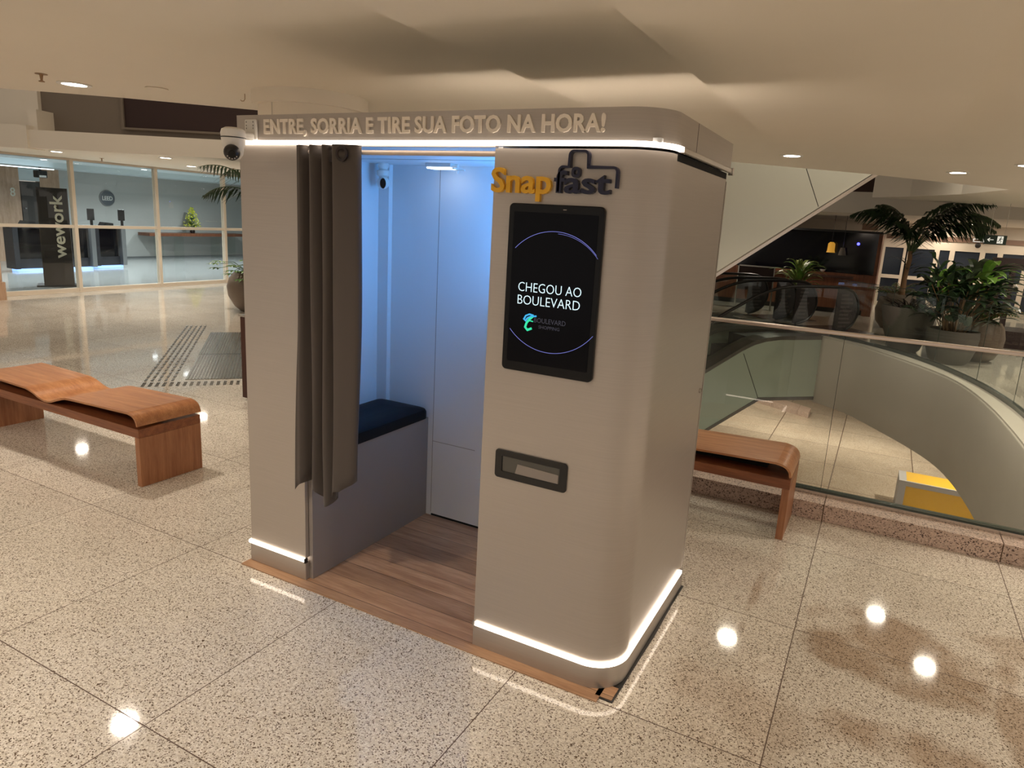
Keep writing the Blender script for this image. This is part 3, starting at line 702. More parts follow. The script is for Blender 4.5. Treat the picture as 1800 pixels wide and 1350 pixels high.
# indoor camera
ic = thing('security_camera', 'small white rotating camera with black face under the booth ceiling inside', 'camera', (.115, .88, 1.93))
obj('mount', MB().lathe([(.030, 2.078), (.034, 2.066), (.030, 2.055), (.022, 2.045)], (.115, .88, 0), 24), 'white_pl', ic, smooth=True)
obj('neck', MB().lathe([(.022, 2.046), (.036, 2.036), (.034, 2.012), (.020, 2.002)], (.115, .88, 0), 24), 'white_pl', ic, smooth=True)
obj('head', MB().ball((.115, .88, 1.972), .036, 22), 'white_pl', ic, smooth='all')
ld = Vector((.62, -.78, -.12)).normalized(); lx = ld.cross(Vector((0, 0, 1))).normalized(); lz = lx.cross(ld)
cc = Vector((.115, .88, 1.972)) + ld * .022
fm = MB().prism([(.016 * math.cos(k * PI / 12), .028 * math.sin(k * PI / 12)) for k in range(24)], 0, .0145, lambda u, v, t: tuple(cc + lx * u + lz * v + ld * t))
obj('face', fm, 'bezel', ic)

# ================================================================== BENCHES
def bench(label, ox, oy, length=1.97):
    t = thing('wooden_bench', label, 'bench', (ox, oy, 0), 'wavy plywood-topped wooden benches')
    x1 = ox; x0 = ox - length; y0 = oy; y1 = oy + .445
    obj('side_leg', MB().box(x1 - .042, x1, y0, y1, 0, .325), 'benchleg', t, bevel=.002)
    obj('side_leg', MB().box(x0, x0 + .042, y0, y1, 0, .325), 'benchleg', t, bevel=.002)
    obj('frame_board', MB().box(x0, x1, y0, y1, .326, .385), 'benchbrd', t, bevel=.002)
    obj('spacer', MB().box(x1 - .70, x1 - .16, y0 + .16, y0 + .28, .385, .448), 'blackgap', t)
    obj('spacer', MB().box(x0 + .12, x1 - 1.30, y0 + .16, y0 + .28, .385, .438), 'blackgap', t)
    prof = [(x1 + .002, .405), (x1 - .008, .440), (x1 - .035, .468), (x1 - .085, .482), (x1 - .16, .482), (x1 - .70, .466), (x1 - .80, .456), (x1 - .88, .432), (x1 - .95, .410), (x1 - 1.02, .404), (x1 - 1.09, .418), (x1 - 1.16, .442), (x1 - 1.24, .458), (x1 - 1.34, .462), (x0 + .14, .470), (x0 + .06, .466), (x0 + .02, .445), (x0 + .005, .41)]
    pf = catmull(prof, 5)
    sheet = MB(); th = .013
    nrm = []
    for i, p in enumerate(pf):
        a = Vector(pf[max(i - 1, 0)]); b = Vector(pf[min(i + 1, len(pf) - 1)]); d = (b - a).normalized(); nrm.append((d.y, -d.x))
    lower = [(p[0] - n_[0] * th * (1 if n_[1] > 0 else -1), p[1] - abs(n_[1]) * th) for p, n_ in zip(pf, nrm)]
    sheet.prism(pf + lower[::-1], y0 - .006, y1 + .006, lambda u, v, t_: (u, t_, v))
    obj('plywood_seat', sheet, 'bench', t, smooth=True)
    return t
bench('wooden bench with wavy plywood seat on the open floor left of the booth', -1.315, 0.275)
bench('wooden bench with curled plywood seat against the granite curb right of the booth', 2.383, 1.898)

# dark red box behind the booth
rb = thing('stand_box', 'tall dark red-brown box on the floor just behind the left edge of the booth', 'box', (-2.24, 2.3, 0))
obj('cabinet', MB().box(-2.50, -1.98, 2.07, 2.58, .03, .80), 'darkred', rb, bevel=.004)
obj('foot', MB().box(-2.47, -2.02, 2.10, 2.55, 0, .03), 'black', rb)
obj('rim', MB().ring([(-2.51, 2.06), (-1.97, 2.06), (-1.97, 2.59), (-2.51, 2.59)], [(-2.47, 2.10), (-2.01, 2.10), (-2.01, 2.55), (-2.47, 2.55)], .80, .815), 'steel', rb)

# near glass balustrade on the granite curb
for a, b in ((-1.6, .61), (.61, 1.59), (1.59, 2.57), (2.57, 3.55), (3.55, 4.09)):
    pass
struct('trim_9', MB().box(-1.6, 4.09, 2.352, 2.62, 0, .118), 'curb', bevel=.004)
bal = thing('glass_balustrade', 'straight frameless glass balustrade with slim metal handrail along the granite curb', 'balustrade', (1.2, 2.55, .118))
obj('base_channel', MB().box(-1.6, 4.09, 2.52, 2.58, .118, .150), 'gedge', bal)
obj('base_channel_trim', MB().box(-1.6, 4.09, 2.505, 2.52, .118, .140), 'steel', bal)
xs = [-1.55, -.17, 1.18, 2.53, 3.88]
for a, b in zip(xs[:-1], xs[1:]):
    obj('glass_panel', MB().box(a + .004, b - .004, 2.544, 2.556, .150, 1.205), 'bglass', bal)
    obj('glass_edge', MB().box(b - .004, b - .001, 2.544, 2.556, .150, 1.205), 'gedge', bal)
obj('handrail', MB().box(-1.58, 4.09, 2.530, 2.570, 1.203, 1.228), 'rail', bal, bevel=.006)
# curved balustrade of the far gallery
fb = thing('glass_balustrade', 'curved frameless glass balustrade along the rounded edge of the far gallery', 'balustrade', (3.8, 8, .0))
gl = glassline
cum = [0]
for a, b in zip(gl[:-1], gl[1:]): cum.append(cum[-1] + (Vector(b) - Vector(a)).length)
def gat(s):
    for i in range(len(gl) - 1):
        if cum[i + 1] >= s: t = (s - cum[i]) / (cum[i + 1] - cum[i]); return Vector(gl[i]).lerp(Vector(gl[i + 1]), t)
    return Vector(gl[-1])
def offl(pts, o):
    out = []
    for i, p in enumerate(pts):
        a = Vector(pts[max(i - 1, 0)]); b = Vector(pts[min(i + 1, len(pts) - 1)]); t = (b - a).normalized(); out.append((p[0] - t.y * o, p[1] + t.x * o))
    return out
obj('base_channel', MB().prism(offl(gl, .03) + offl(gl, -.03)[::-1], .02, .075), 'gedge', fb)
seg = 1.28; s0 = 0.0
while s0 < cum[-1] - .2:
    s1 = min(s0 + seg, cum[-1]); pts = [tuple(gat(s0 + .006 + (s1 - s0 - .012) * k / 6)) for k in range(7)]
    obj('glass_panel', MB().prism(offl(pts, .006) + offl(pts, -.006)[::-1], .075, 1.07), 'bglass', fb)
    q = gat(s1); obj('glass_edge', MB().box(q.x - .004, q.x + .004, q.y - .004, q.y + .004, .075, 1.07), 'gedge', fb)
    s0 += seg
obj('glass_top_edge', MB().prism(offl(gl, .007) + offl(gl, -.007)[::-1], 1.07, 1.078), 'gedge', fb)

# ================================================================== ESCALATORS
def prof_prism(pts, o0, o1): return MB().prism(pts, o0, o1, lambda u, v, t: SO(u, t, v))
# upward escalator: lands behind the booth, climbs to the upper storey
up = thing('escalator', 'escalator with pale cladding climbing diagonally past the right side of the booth', 'escalator', SO(5, -4.8, 0))
g = .606
def zb(s): return 1.21 + g * (s - 5.44)
cl = [(3.45, 0.0), (8.0, zb(8.0)), (12.5, zb(12.5)), (12.5, zb(12.5) + 1.52), (1.3, zb(1.3) + 1.52), (1.0, .10), (1.0, 0.0)]
obj('truss_cladding', prof_prism(cl, -4.15, -4.12), 'clad', up)
obj('truss_cladding', prof_prism(cl, -5.50, -5.47), 'clad', up)
obj('truss_underside', prof_prism([(3.5, .0), (12.5, zb(12.5)), (12.5, zb(12.5) + .05), (3.42, .05)], -5.47, -4.15), 'clad', up)
obj('edge_trim', prof_prism([(3.44, -.0), (12.5, zb(12.5) - .035), (12.5, zb(12.5) + .012), (3.40, .02)], -4.15, -4.085), 'rail', up)
obj('edge_shadow_gap', prof_prism([(3.5, .065), (12.5, zb(12.5) + .022), (12.5, zb(12.5) + .036), (3.5, .08)], -4.121, -4.1185), 'black', up)
for s_ in (4.0, 7.02, 10.0):
    a = Vector((1, g)).normalized(); nv = Vector((-a.y, a.x)); b0 = Vector((s_, zb(s_))) + nv * .05; b1 = b0 + nv * 1.24
    obj('cladding_seam', prof_prism([tuple(b0), tuple(b0 + a * .010), tuple(b1 + a * .010), tuple(b1)], -4.121, -4.1185), 'black', up)
st = MB(); s_ = 1.2; z = .0
stp = []
while s_ < 12.4:
    zz = zb(s_) + 1.05
    stp += [(s_, max(zz, .02)), (s_ + .4, max(zz, .02))]; s_ += .4
obj('steps', prof_prism(stp + [(12.4, zb(12.4) + .2), (4.2, .3), (1.2, .005)], -5.3, -4.3), 'steps', up)
for o in (-4.22, -5.40):
    obj('balustrade_glass', prof_prism([(2.2, zb(2.2) + 1.5), (12.4, zb(12.4) + 1.5), (12.4, zb(12.4) + 2.25), (2.2, zb(2.2) + 2.25)], o - .005, o + .005), 'bglass', up)
    obj('handrail', MB().tube([SO(2.1, o, zb(2.1) + 1.6), SO(2.05, o, zb(2.05) + 2.1), SO(2.3, o, zb(2.3) + 2.28), SO(12.4, o, zb(12.4) + 2.28)], .035, 8), 'rubber', up, smooth=True)

def lower_escalator(label, oA, oB, face):
    t = thing('escalator', label, 'escalator', SO(6, (oA + oB) / 2, -4.5), 'escalators down to the lower floor')
    top = [(10.1, -.02), (8.75, -.02), (8.45, -.05), (8.2, -.11), (7.95, -.22), (7.22, -.62), (1.0, -4.38)]
    bot = [(1.0, -4.5), (2.15, -4.48), (7.38, -1.74), (8.44, -1.19), (10.1, -1.22)]
    obj('truss_cladding', prof_prism(top[::1] + bot, face - .04, face), 'clad2', t)
    obj('truss_cladding', prof_prism(top + bot, oB - .24, oB - .20), 'clad2', t)
    up_ = [(a, b + .035) for a, b in top]; dn = [(a, b - .035) for a, b in top]
    obj('skirt_deck', prof_prism(up_ + dn[::-1], oA - .14, face + .005), 'deck', t)
    obj('skirt_deck', prof_prism(up_ + dn[::-1], oB - .24, oB + .12), 'deck', t)
    up2 = [(a, b + .06) for a, b in bot]; obj('bottom_trim', prof_prism(bot + up2[::-1], face, face + .01), 'deck', t)
    for s_, sl in ((7.95, .55),):
        obj('cladding_seam', prof_prism([(7.98, -.30), (8.42, -1.14), (8.432, -1.14), (7.992, -.30)], face, face + .003), 'black', t)
    stp = []; s_ = 10.0
    zc = lambda s: -.06 if s > 8.6 else -.06 - .606 * (8.6 - s)
    s_ = 1.3
    while s_ < 8.6: stp += [(s_, zc(s_)), (s_ + .38, zc(s_))]; s_ += .38
    stp += [(10.1, -.06), (10.1, -.9), (8.4, -1.0), (1.3, -4.45)]
    obj('steps', prof_prism([p for p in stp if True], oB + .12, oA - .14), 'steps', t)
    for o in (oA, oB):
        hz = [(6.0, -.74), (7.4, .24), (7.9, .52), (8.35, .74), (8.8, .87), (9.3, .91), (10.15, .91), (10.42, .86), (10.58, .74), (10.66, .55), (10.66, .40), (10.58, .22), (10.42, .10), (10.2, .04)]
        cv = catmull(hz, 4)
        obj('handrail', MB().tube([SO(a, o, b) for a, b in cv], .030, 8), 'rubber', t, smooth=True)
        obj('balustrade_glass', prof_prism(cv + [(8.6, .0), (7.9, -.18), (7.2, -.58), (6.0, -1.3)], o - .005, o + .005), 'bglass', t)
        sk = [q for q in cv if q[0] > 10.05]
        obj('newel_panel', prof_prism([(a - .02, b) for a, b in sk] + [(10.12, .06), (10.12, .88)], o - .012, o + .012), 'sticker', t)
        tx = MB(); random.seed(int(-o * 10))
        for k in range(9):
            zz = .78 - k * .075; ln = random.uniform(.16, .30)
            for q in range(2): tx.add(prof_prism([(10.22, zz - q * .02), (10.22 + ln, zz - q * .02), (10.22 + ln, zz - .007 - q * .02), (10.22, zz - .007 - q * .02)], o + .0125, o + .0135).v, MB().box(0, 1, 0, 1, 0, 1).f)
        obj('newel_notice', tx, 'stickertx', t)
    obj('landing_plate', prof_prism([(10.1, .004), (11.3, .004), (11.3, .012), (10.1, .012)], oB, oA), 'plate', t)
    return t
lower_escalator('nearer of the two escalators descending left, its green-grey side panel facing the opening', -6.78, -7.90, -6.56)
lower_escalator('farther of the two escalators descending left, behind the nearer one', -8.50, -9.45, -8.28)

# landing plate and tactile paving left of the booth
lp = thing('landing_plate', 'ribbed steel escalator landing plate in the floor behind the left bench', 'floor plate', SO(-.2, -5.5, 0))
obj('plate', prof_prism([(-.78, 0), (.97, 0), (.97, .006), (-.78, .006)], -7.0, -4.12), 'plate', lp)
rbs = MB()
for k in range(54):
    s_ = -.76 + k * .0315; rbs.add(prof_prism([(s_, .006), (s_ + .012, .006), (s_ + .012, .009), (s_, .009)], -6.98, -4.14).v, MB().box(0, 1, 0, 1, 0, 1).f)
obj('ribs', rbs, 'deck', lp)
obj('joint', prof_prism([(-.78, .0092), (.97, .0092), (.97, .0100), (-.78, .0100)], -5.44, -5.42), 'black', lp)
def tactile(s0, s1, o0, o1, label):
    m = MB()
    if s1 - s0 < o1 - o0:
        n_ = 5
        for i in range(n_):
            s_ = s0 + (s1 - s0) * (i + .25) / n_; o = o0
            while o < o1 - .05: m.add(prof_prism([(s_, 0), (s_ + .022, 0), (s_ + .022, .005), (s_, .005)], o, o + .10).v, MB().box(0, 1, 0, 1, 0, 1).f); o += .155
    return m
tl = tactile(-1.17, -.86, -7.6, -4.05, '')
tag(obj('tactile_strip', tl, 'tact'), 'long band of metal tactile bars beside the escalator landing plate', 'tactile paving', None, 'stuff')
m = MB()
for i in range(4):
    for k in range(34):
        s_ = -1.15 + k * .062; o = -4.02 + i * .045
        m.add(prof_prism([(s_, 0), (s_ + .030, 0), (s_ + .030, .005), (s_, .005)], o, o + .018).v, MB().box(0, 1, 0, 1, 0, 1).f)
tag(obj('tactile_strip', m, 'tact'), 'short band of tactile dots across the near end of the landing plate', 'tactile paving', None, 'stuff')

# ================================================================== CEILING FITTINGS
def downlight(x, y, z, label, group, m='bulb', r=.075):
    t = thing('ceiling_downlight', label, 'ceiling light', (x, y, z - .012), group)
    a = [(x + (r + .03) * math.cos(k * PI / 14), y + (r + .03) * math.sin(k * PI / 14)) for k in range(28)]
    b = [(x + r * math.cos(k * PI / 14), y + r * math.sin(k * PI / 14)) for k in range(28)]
    obj('trim_ring', MB().ring(a, b, z - .008, z), 'white_pl', t)
    obj('diffuser', MB().prism(b, z - .006, z - .001), m, t)
NL = ['round ceiling downlight above the left bench, between the sprinkler and the dark upper wall', 'round ceiling downlight nearest the right end of the booth header, above the escalator',
      'round ceiling downlight furthest right in the near ceiling, above the exit doors', 'round ceiling downlight above the right glass balustrade, beyond the picture edge']
for i, (x, y) in enumerate(NEAR_L):
    downlight(x, y, 2.55 if not (.97 < x < 2.93 and y < 1.95) else 2.485, NL[i] if i < 4 else 'round downlight in the near ceiling behind the viewer', 'near ceiling downlights')
FLl = ['downlight in the left soffit just right of the first window mullion', 'downlight in the left soffit nearest its front edge', 'downlight in the left soffit above the yellow flowers',
       'downlight in the left soffit behind the booth', 'downlight in the left soffit hidden furthest behind the booth']
for i, (x, y) in enumerate(FAR_L): downlight(x, y, 2.44, FLl[i], 'left soffit downlights')
FRl = ['downlight left of the palm fronds in the far ceiling', 'downlight right of the palm fronds in the far ceiling', 'downlight above the exit sign', 'small far downlight left of the exit sign near the doors', 'small far downlight right of the exit sign near the doors', 'downlight in the far ceiling behind the escalator']
for i, (x, y) in enumerate(FAR_R): downlight(x, y, 2.35, FRl[i], 'far ceiling downlights', r=.16 if i < 2 else .12)
for i, (x, y) in enumerate(SOF_L): downlight(x, y, 2.55, ['downlight in the right soffit over the curved gallery, beyond the picture edge', 'downlight in the right soffit nearest the viewer, beyond the picture edge'][i], 'right soffit downlights')
LBl = ['lobby ceiling downlight just behind the first window mullion', 'lobby ceiling downlight nearest the glass in the middle window', 'lobby ceiling downlight nearest the glass in the right window',
       'deeper lobby ceiling downlight above the turnstiles', 'deeper lobby ceiling downlight in front of the round plaque', 'deeper lobby ceiling downlight in front of the yellow flowers', 'lobby ceiling downlight at the far left above the wooden wall']
for i, (x, y) in enumerate(LOBBY_L): downlight(x, y, 2.55, LBl[i], 'lobby ceiling downlights', 'bulbcool', .07)
def sprinkler(x, y, z, label):
    t = thing('sprinkler', label, 'sprinkler', (x, y, z - .06))
    obj('escutcheon', MB().lathe([(.035, 0), (.035, .004)], (x, y, z - .004), 20), 'brass', t)
    obj('body', MB().lathe([(.014, -.05), (.018, -.048), (.018, -.044), (.007, -.040), (.010, -.012), (.014, -.004)], (x, y, z), 12), 'brass', t)
sprinkler(-2.28, .41, 2.55, 'small brass sprinkler head left of the downlight over the left bench')
sprinkler(-9.6, 5.25, 2.44, 'tiny sprinkler head in the left soffit by the first window mullion')
sprinkler(-8.3, 6.9, 2.44, 'tiny sprinkler head in the left soffit near the palm frond')
hk = obj('ceiling_hook', MB().tube([(-1.385, 1.235, 2.55), (-1.385, 1.235, 2.515), (-1.39, 1.23, 2.502), (-1.40, 1.22, 2.500), (-1.405, 1.215, 2.508)], .0025, 6), 'brass')
tag(hk, 'tiny wire hook hanging from the ceiling beside the round column', 'hook')
lid = obj('blank_cover', MB().lathe([(.075, 0), (.07, .006)], (-1.91, .95, 2.544), 24), 'ceil'); tag(lid, 'flush round blank cap in the ceiling between the downlight and the hook', 'cap')

# ================================================================== LOBBY THINGS
# totem
tv = Vector((.23, .39, 0)).normalized(); tn = Vector((tv.y, -tv.x, 0))
def TT(u, v, z): p = Vector((-11.87, 5.33, 0)) + tv * u - tn * v; return (p.x, p.y, z)
def tbox(u0, u1, v0, v1, z0, z1, F=TT):
    m = MB(); return m.add([F(u, v, z) for z in (z0, z1) for u, v in ((u0, v0), (u1, v0), (u1, v1), (u0, v1))], MB().box(0, 1, 0, 1, 0, 1).f)
to = thing('sign_totem', 'tall black sign totem with vertical white lettering behind the lobby window', 'sign', TT(.2, .1, 0))
obj('body', tbox(0, .50, 0, .34, .03, 1.90), 'totem_side', to)
obj('front_panel', tbox(.01, .49, -.012, 0, .47, 1.89), 'totem', to)
obj('foot_panel', tbox(.01, .49, -.012, 0, .03, .465), 'totem_foot', to)
obj('base_plate', tbox(-.12, .62, -.05, .40, 0, .03), 'black', to)
tm = text_mb('wework', .56, 1.77, -.41, -.20, .008, lambda u, v, t: TT(-v, -.012 - t, u), bold=.02)
obj('lettering', tm, 'signtxt', to)
def gate(y0, y1, x, label, tab):
    t = thing('turnstile', label, 'turnstile', (x, (y0 + y1) / 2, 0), 'lobby turnstiles')
    for yy in (y0, y1 - .11): obj('post', MB().box(x + .5, x + .9, yy, yy + .11, .06, 1.03), 'gate_steel' if yy > y0 else 'gate', t, bevel=.01)
    obj('glass_flap', MB().box(x + .7, x + .72, y0 + .12, y1 - .12, .28, .98), 'storeglass', t)
    obj('lower_panel', MB().box(x + .66, x + .76, y0 + .11, y1 - .11, .06, .28), 'gate', t)
    obj('top_rail', MB().box(x + .64, x + .78, y0, y1, .98, 1.03), 'gate', t)
    obj('floor_light', MB().box(x + .60, x + .80, y0 + .06, y1 - .06, .0, .05), 'blueglow', t)
    rp = obj('reader_pole', MB().box(x + .84, x + .88, y1 - .08, y1 - .03, 1.03, 1.2), 'black', t)
    obj('reader_screen', MB().box(x + .83, x + .86, y1 - .14, y1 + .03, 1.2, 1.48), 'black', rp, bevel=.01)
    if tab: obj('sloped_reader', MB().prism([(y0 + .25, 1.03), (y0 + .52, 1.03), (y0 + .52, 1.13), (y0 + .32, 1.15)], x + .6, x + .85, lambda u, v, w_: (w_, u, v)), 'black', t)
gate(6.30, 7.18, -15.7, 'dark turnstile at the left end of the lobby row, left of the black totem', True)
gate(7.25, 8.15, -15.7, 'dark turnstile half hidden behind the black totem', False)
gate(8.25, 9.05, -15.9, 'dark turnstile at the right end of the lobby row, right of the black totem', True)
# round plaque
pl = thing('wall_plaque', 'round grey plaque with four white letters on the lobby wall', 'plaque', (-17.66, 10.28, 1.52))
dd = lambda r, n=32: [(10.28 + r * math.cos(k * 2 * PI / n), 1.74 + r * math.sin(k * 2 * PI / n)) for k in range(n)]
YZ = lambda u, v, t: (-17.70 + t, u, v)
obj('disc', MB().prism(dd(.205), 0, .03, YZ), 'leedgrey', pl)
obj('rim', MB().ring(dd(.225), dd(.207), 0, .035, YZ), 'gate_steel', pl)
obj('lettering', text_mb('LEED', 10.13, 10.43, 1.68, 1.80, .006, lambda u, v, t: (-17.67 + t, u, v), bold=.02), 'white_pl', pl)
tag(obj('wall_sign', text_mb('8', 7.76, 7.88, 1.66, 1.88, .01, YZ, bold=.01), 'signtxt'), 'small white symbol on the pale wood lobby wall', 'sign')
wl = obj('wall_lettering', text_mb('PRAÇA  DA', 13.55, 14.35, 1.14, 1.19, .008, YZ), 'signtxt'); tag(wl, 'faint white lettering on the lobby wall right of the yellow flowers', 'sign')
# console with flowers
ct = thing('console_table', 'long wooden console on glass legs against the lobby wall', 'table', (-17.3, 13, 0))
obj('table_top', MB().box(-17.60, -17.05, 11.10, 14.6, .70, .79), 'store_wood', ct)
for yy in (11.55, 12.25, 13.6, 14.2): obj('glass_leg', MB().box(-17.55, -17.1, yy, yy + .02, 0, .70), 'bglass', ct)
obj('wall_bracket', MB().box(-17.68, -17.60, 11.2, 14.4, .72, .78), 'gate_steel', ct)
random.seed(3)
fw = thing('flower_arrangement', 'cone of small yellow-green flowers standing on the wooden lobby console', 'flowers', (-17.3, 12.75, .79))
obj('vase', MB().lathe([(.06, .79), (.08, .85), (.06, .90)], (-17.3, 12.75, 0), 16), 'black', fw)
fmb = MB()
for k in range(330):
    h = random.random() ** .9; a = random.random() * 2 * PI; rr = .30 * (1 - h) ** .75 * random.uniform(.35, 1.15) * (1 if h > .1 else .7) + .02
    c = Vector((-17.3 + rr * math.cos(a) * .8, 12.75 + rr * math.sin(a), .88 + h * .72))
    n1 = Vector((random.uniform(-1, 1), random.uniform(-1, 1), random.uniform(-1, 1))).normalized() * .028; n2 = n1.orthogonal().normalized() * .018
    fmb.add([c - n1, c + n2, c + n1, c - n2], [(0, 1, 2, 3)])
obj('blooms', fmb, 'flower', fw)
fl2 = MB()
for k in range(60):
    h = random.random(); a = random.random() * 2 * PI; blade(fl2, (-17.3, 12.75, .86 + h * .5), (math.cos(a), math.sin(a), 0), .30 * (1 - h) + .08, .03, .3, .7, 4)
obj('leaves', fl2, 'leaf', fw)
# hanging device and linear light in the lobby
ll = obj('linear_lamp', MB().box(-16.13, -16.07, 3.0, 8.0, 2.36, 2.38), 'linear'); tag(ll, 'thin cool linear lamp under the lobby ceiling edge above the wood panels', 'lamp')
hc = thing('ceiling_camera', 'small dark camera hanging from the lobby ceiling above the dark door', 'camera', (-16.6, 7.95, 2.2))
obj('stem', MB().box(-16.62, -16.58, 7.93, 7.97, 2.34, 2.42), 'gate', hc); obj('body', MB().box(-16.7, -16.5, 7.83, 8.07, 2.16, 2.34), 'black', hc, bevel=.02)
obj('lens_cover', MB().box(-16.51, -16.49, 7.87, 8.03, 2.17, 2.22), 'white_pl', hc)
wp = obj('wooden_post', MB().box(-10.65, -10.35, 3.45, 3.93, 0, .30).box(-10.65, -10.38, 3.45, 3.90, .30, .62), 'pale_wood'); tag(wp, 'stepped wooden block at the left picture edge in front of the window wall', 'block')

# ================================================================== PLANTS
def frond(mb, stem, base, az, length, lift, droop, nleaf=22, leaf=.32, wd=.028, start=.22, hang=.55):
    base = Vector(base); d = Vector((math.cos(az), math.sin(az), 0)); n = 14; ang = lift; p = base.copy(); pts = [p.copy()]; dirs = []
    for i in range(n):
        dv = d * math.cos(ang) + Vector((0, 0, 1)) * math.sin(ang); dirs.append(dv); p = p + dv * length / n; pts.append(p.copy()); ang -= (lift + droop) / n * (.4 + 1.2 * i / n)
    stem.tube(pts, [.012 * (1 - .8 * i / n) + .002 for i in range(n + 1)], 5)
    sd = Vector((-d.y, d.x, 0))
    for k in range(nleaf):
        t = start + (1 - start) * k / (nleaf - 1); i = min(int(t * n), n - 1); q = pts[i].lerp(pts[i + 1], t * n - i); dv = dirs[i]
        L = leaf * (math.sin(PI * (.25 + .7 * (t - start) / (1 - start)))) * random.uniform(.85, 1.1)
        for s in (1, -1):
            v = (sd * s * .8 + dv * .75 + Vector((0, 0, -hang * random.uniform(.5, 1.1)))).normalized()
            x = v.cross(Vector((0, 0, 1))).normalized() * wd / 2
            a = q; b = q + v * L * .5 + Vector((0, 0, .01)); c = q + v * L + Vector((0, 0, -L * .22))
            mb.add([a - x * .6, a + x * .6, b + x, b - x, c + x * .12, c - x * .12], [(0, 1, 2, 3), (3, 2, 4, 5)])
def fence(mb, off=.06):
    for v in mb.v:
        p = Vector((v.x, v.y)); best = None
        for a, b in zip(glassline[:-1], glassline[1:]):
            a = Vector(a); d = Vector(b) - a; t = max(0, min(1, (p - a).dot(d) / d.length_squared)); q = a + d * t
            if best is None or (p - q).length < best[0]: best = ((p - q).length, q, Vector((-d.y, d.x)).normalized())
        sd = (p - best[1]).dot(best[2])
        if sd < off: v.x += best[2].x * (off - sd) * 1.5; v.y += best[2].y * (off - sd) * 1.5
def pot(t, prof, c, m, soil_r, soil_z):
    obj('pot', MB().lathe(prof, (c[0], c[1], 0), 36, cap=True), m, t, smooth=True)
    obj('soil', MB().lathe([(soil_r, soil_z - .01), (soil_r, soil_z)], (c[0], c[1], 0), 28), 'soil', t)

# left: round pot with split-leaf plant, and a palm whose trunk the booth hides
random.seed(11)
c = (-6.98, 6.12)
t = thing('potted_plant', 'split-leaf plant in an egg-shaped brown pot behind the left edge of the booth', 'plant', (*c, 0), 'potted plants')
pot(t, [(.20, 0), (.30, .08), (.40, .26), (.42, .42), (.38, .56), (.30, .66), (.27, .66), (.27, .58)], c, 'potbrown', .26, .60)
lf_, st_ = MB(), MB()
for k in range(17):
    a = PI * 1.02 + random.uniform(-1.3, 1.5) if k < 12 else random.uniform(0, 2 * PI)
    a = -PI * .62 + random.uniform(-1.5, 1.5) if k < 12 else a
    L = random.uniform(.28, .62); el = random.uniform(-.15, .95)
    d = Vector((math.cos(a) * math.cos(el), math.sin(a) * math.cos(el), math.sin(el)))
    b = Vector((c[0], c[1], .62)); m_ = b + d * L * .6 + Vector((0, 0, .10)); e = b + d * L + Vector((0, 0, .02))
    st_.tube([b, m_, e], [.008, .006, .004], 5)
    for j in range(7):
        aa = (j - 3) * .52; dv = Vector((math.cos(a + aa), math.sin(a + aa), 0)); blade(lf_, e, dv, .17 * (1.15 - abs(j - 3) * .13), .05, .9, .1 + el * .3, 4, .12)
obj('foliage', lf_, 'leaf', t); obj('stems', st_, 'stemg', t)
t = thing('palm_tree', 'dark palm whose drooping frond shows at the upper left edge of the booth', 'palm', (-6.1, 5.85, 0), 'potted plants')
c = (-6.1, 5.85); pot(t, [(.22, 0), (.30, .3), (.32, .5), (.28, .5), (.28, .44)], c, 'pot', .27, .46)
obj('trunk', MB().tube([(*c, .44), (c[0] + .03, c[1], 1.2), (c[0], c[1], 1.78)], [.05, .04, .035], 10), 'stem', t, smooth=True)
lf_, st_ = MB(), MB()
for az, L, li, dr in ((-1.62, 1.5, .85, .45), (-1.50, 1.25, 1.05, .7), (-1.9, 1.2, .7, .9), (-.5, 1.0, .8, 1.0), (.6, 1.0, .9, 1.0), (1.7, 1.0, .8, .9), (2.9, .9, .9, 1.0)):
    frond(lf_, st_, (c[0], c[1], 1.74), az, L, li, dr, 20, .42, .036)
obj('fronds', lf_, 'leafdk', t); obj('frond_ribs', st_, 'stemg', t)

# right: far gallery
random.seed(21)
c = (3.14, 10.98)
t = thing('potted_plant', 'tall tapered dark grey pot with small purple-brown leaves beside the curved glass', 'plant', (*c, 0), 'potted plants')
pot(t, [(.19, 0), (.25, .05), (.37, .45), (.43, .72), (.42, .76), (.38, .76), (.38, .70)], c, 'pot', .38, .72)
lf_ = MB()
for k in range(46):
    a = random.uniform(0, 2 * PI); r = random.uniform(0, .3); blade(lf_, (c[0] + r * math.cos(a), c[1] + r * math.sin(a), .72), (math.cos(a), math.sin(a), 0), random.uniform(.16, .30), .04, .6, random.uniform(.6, 1.3), 4)
fence(lf_); obj('foliage', lf_, 'darkbrown', t)
c = (3.76, 10.25)
t = thing('potted_plant', 'wide dark grey bowl pot with a mass of broad glossy leaves beside the curved glass', 'plant', (*c, 0), 'potted plants')
pot(t, [(.23, 0), (.29, .06), (.35, .25), (.37, .42), (.36, .53), (.33, .53), (.33, .47)], c, 'pot', .33, .50)
lf_, l2, st_ = MB(), MB(), MB()
for k in range(170):
    a = random.uniform(0, 2 * PI); r = random.uniform(.02, .2); hh = random.uniform(.12, .92); out = random.uniform(.05, .42)
    b = Vector((c[0] + r * math.cos(a), c[1] + r * math.sin(a), .5)); e = b + Vector((math.cos(a) * out, math.sin(a) * out, hh))
    if k % 3 == 0: st_.tube([b, b.lerp(e, .5) + Vector((0, 0, .05)), e], [.009, .007, .005], 5)
    blade(l2 if (k % 7 == 0 and hh > .5) else lf_, e, (math.cos(a + random.uniform(-.6, .6)), math.sin(a + random.uniform(-.6, .6)), 0), random.uniform(.36, .60), random.uniform(.11, .17), random.uniform(.7, 1.4), random.uniform(.2, 1.15), 6, .12)
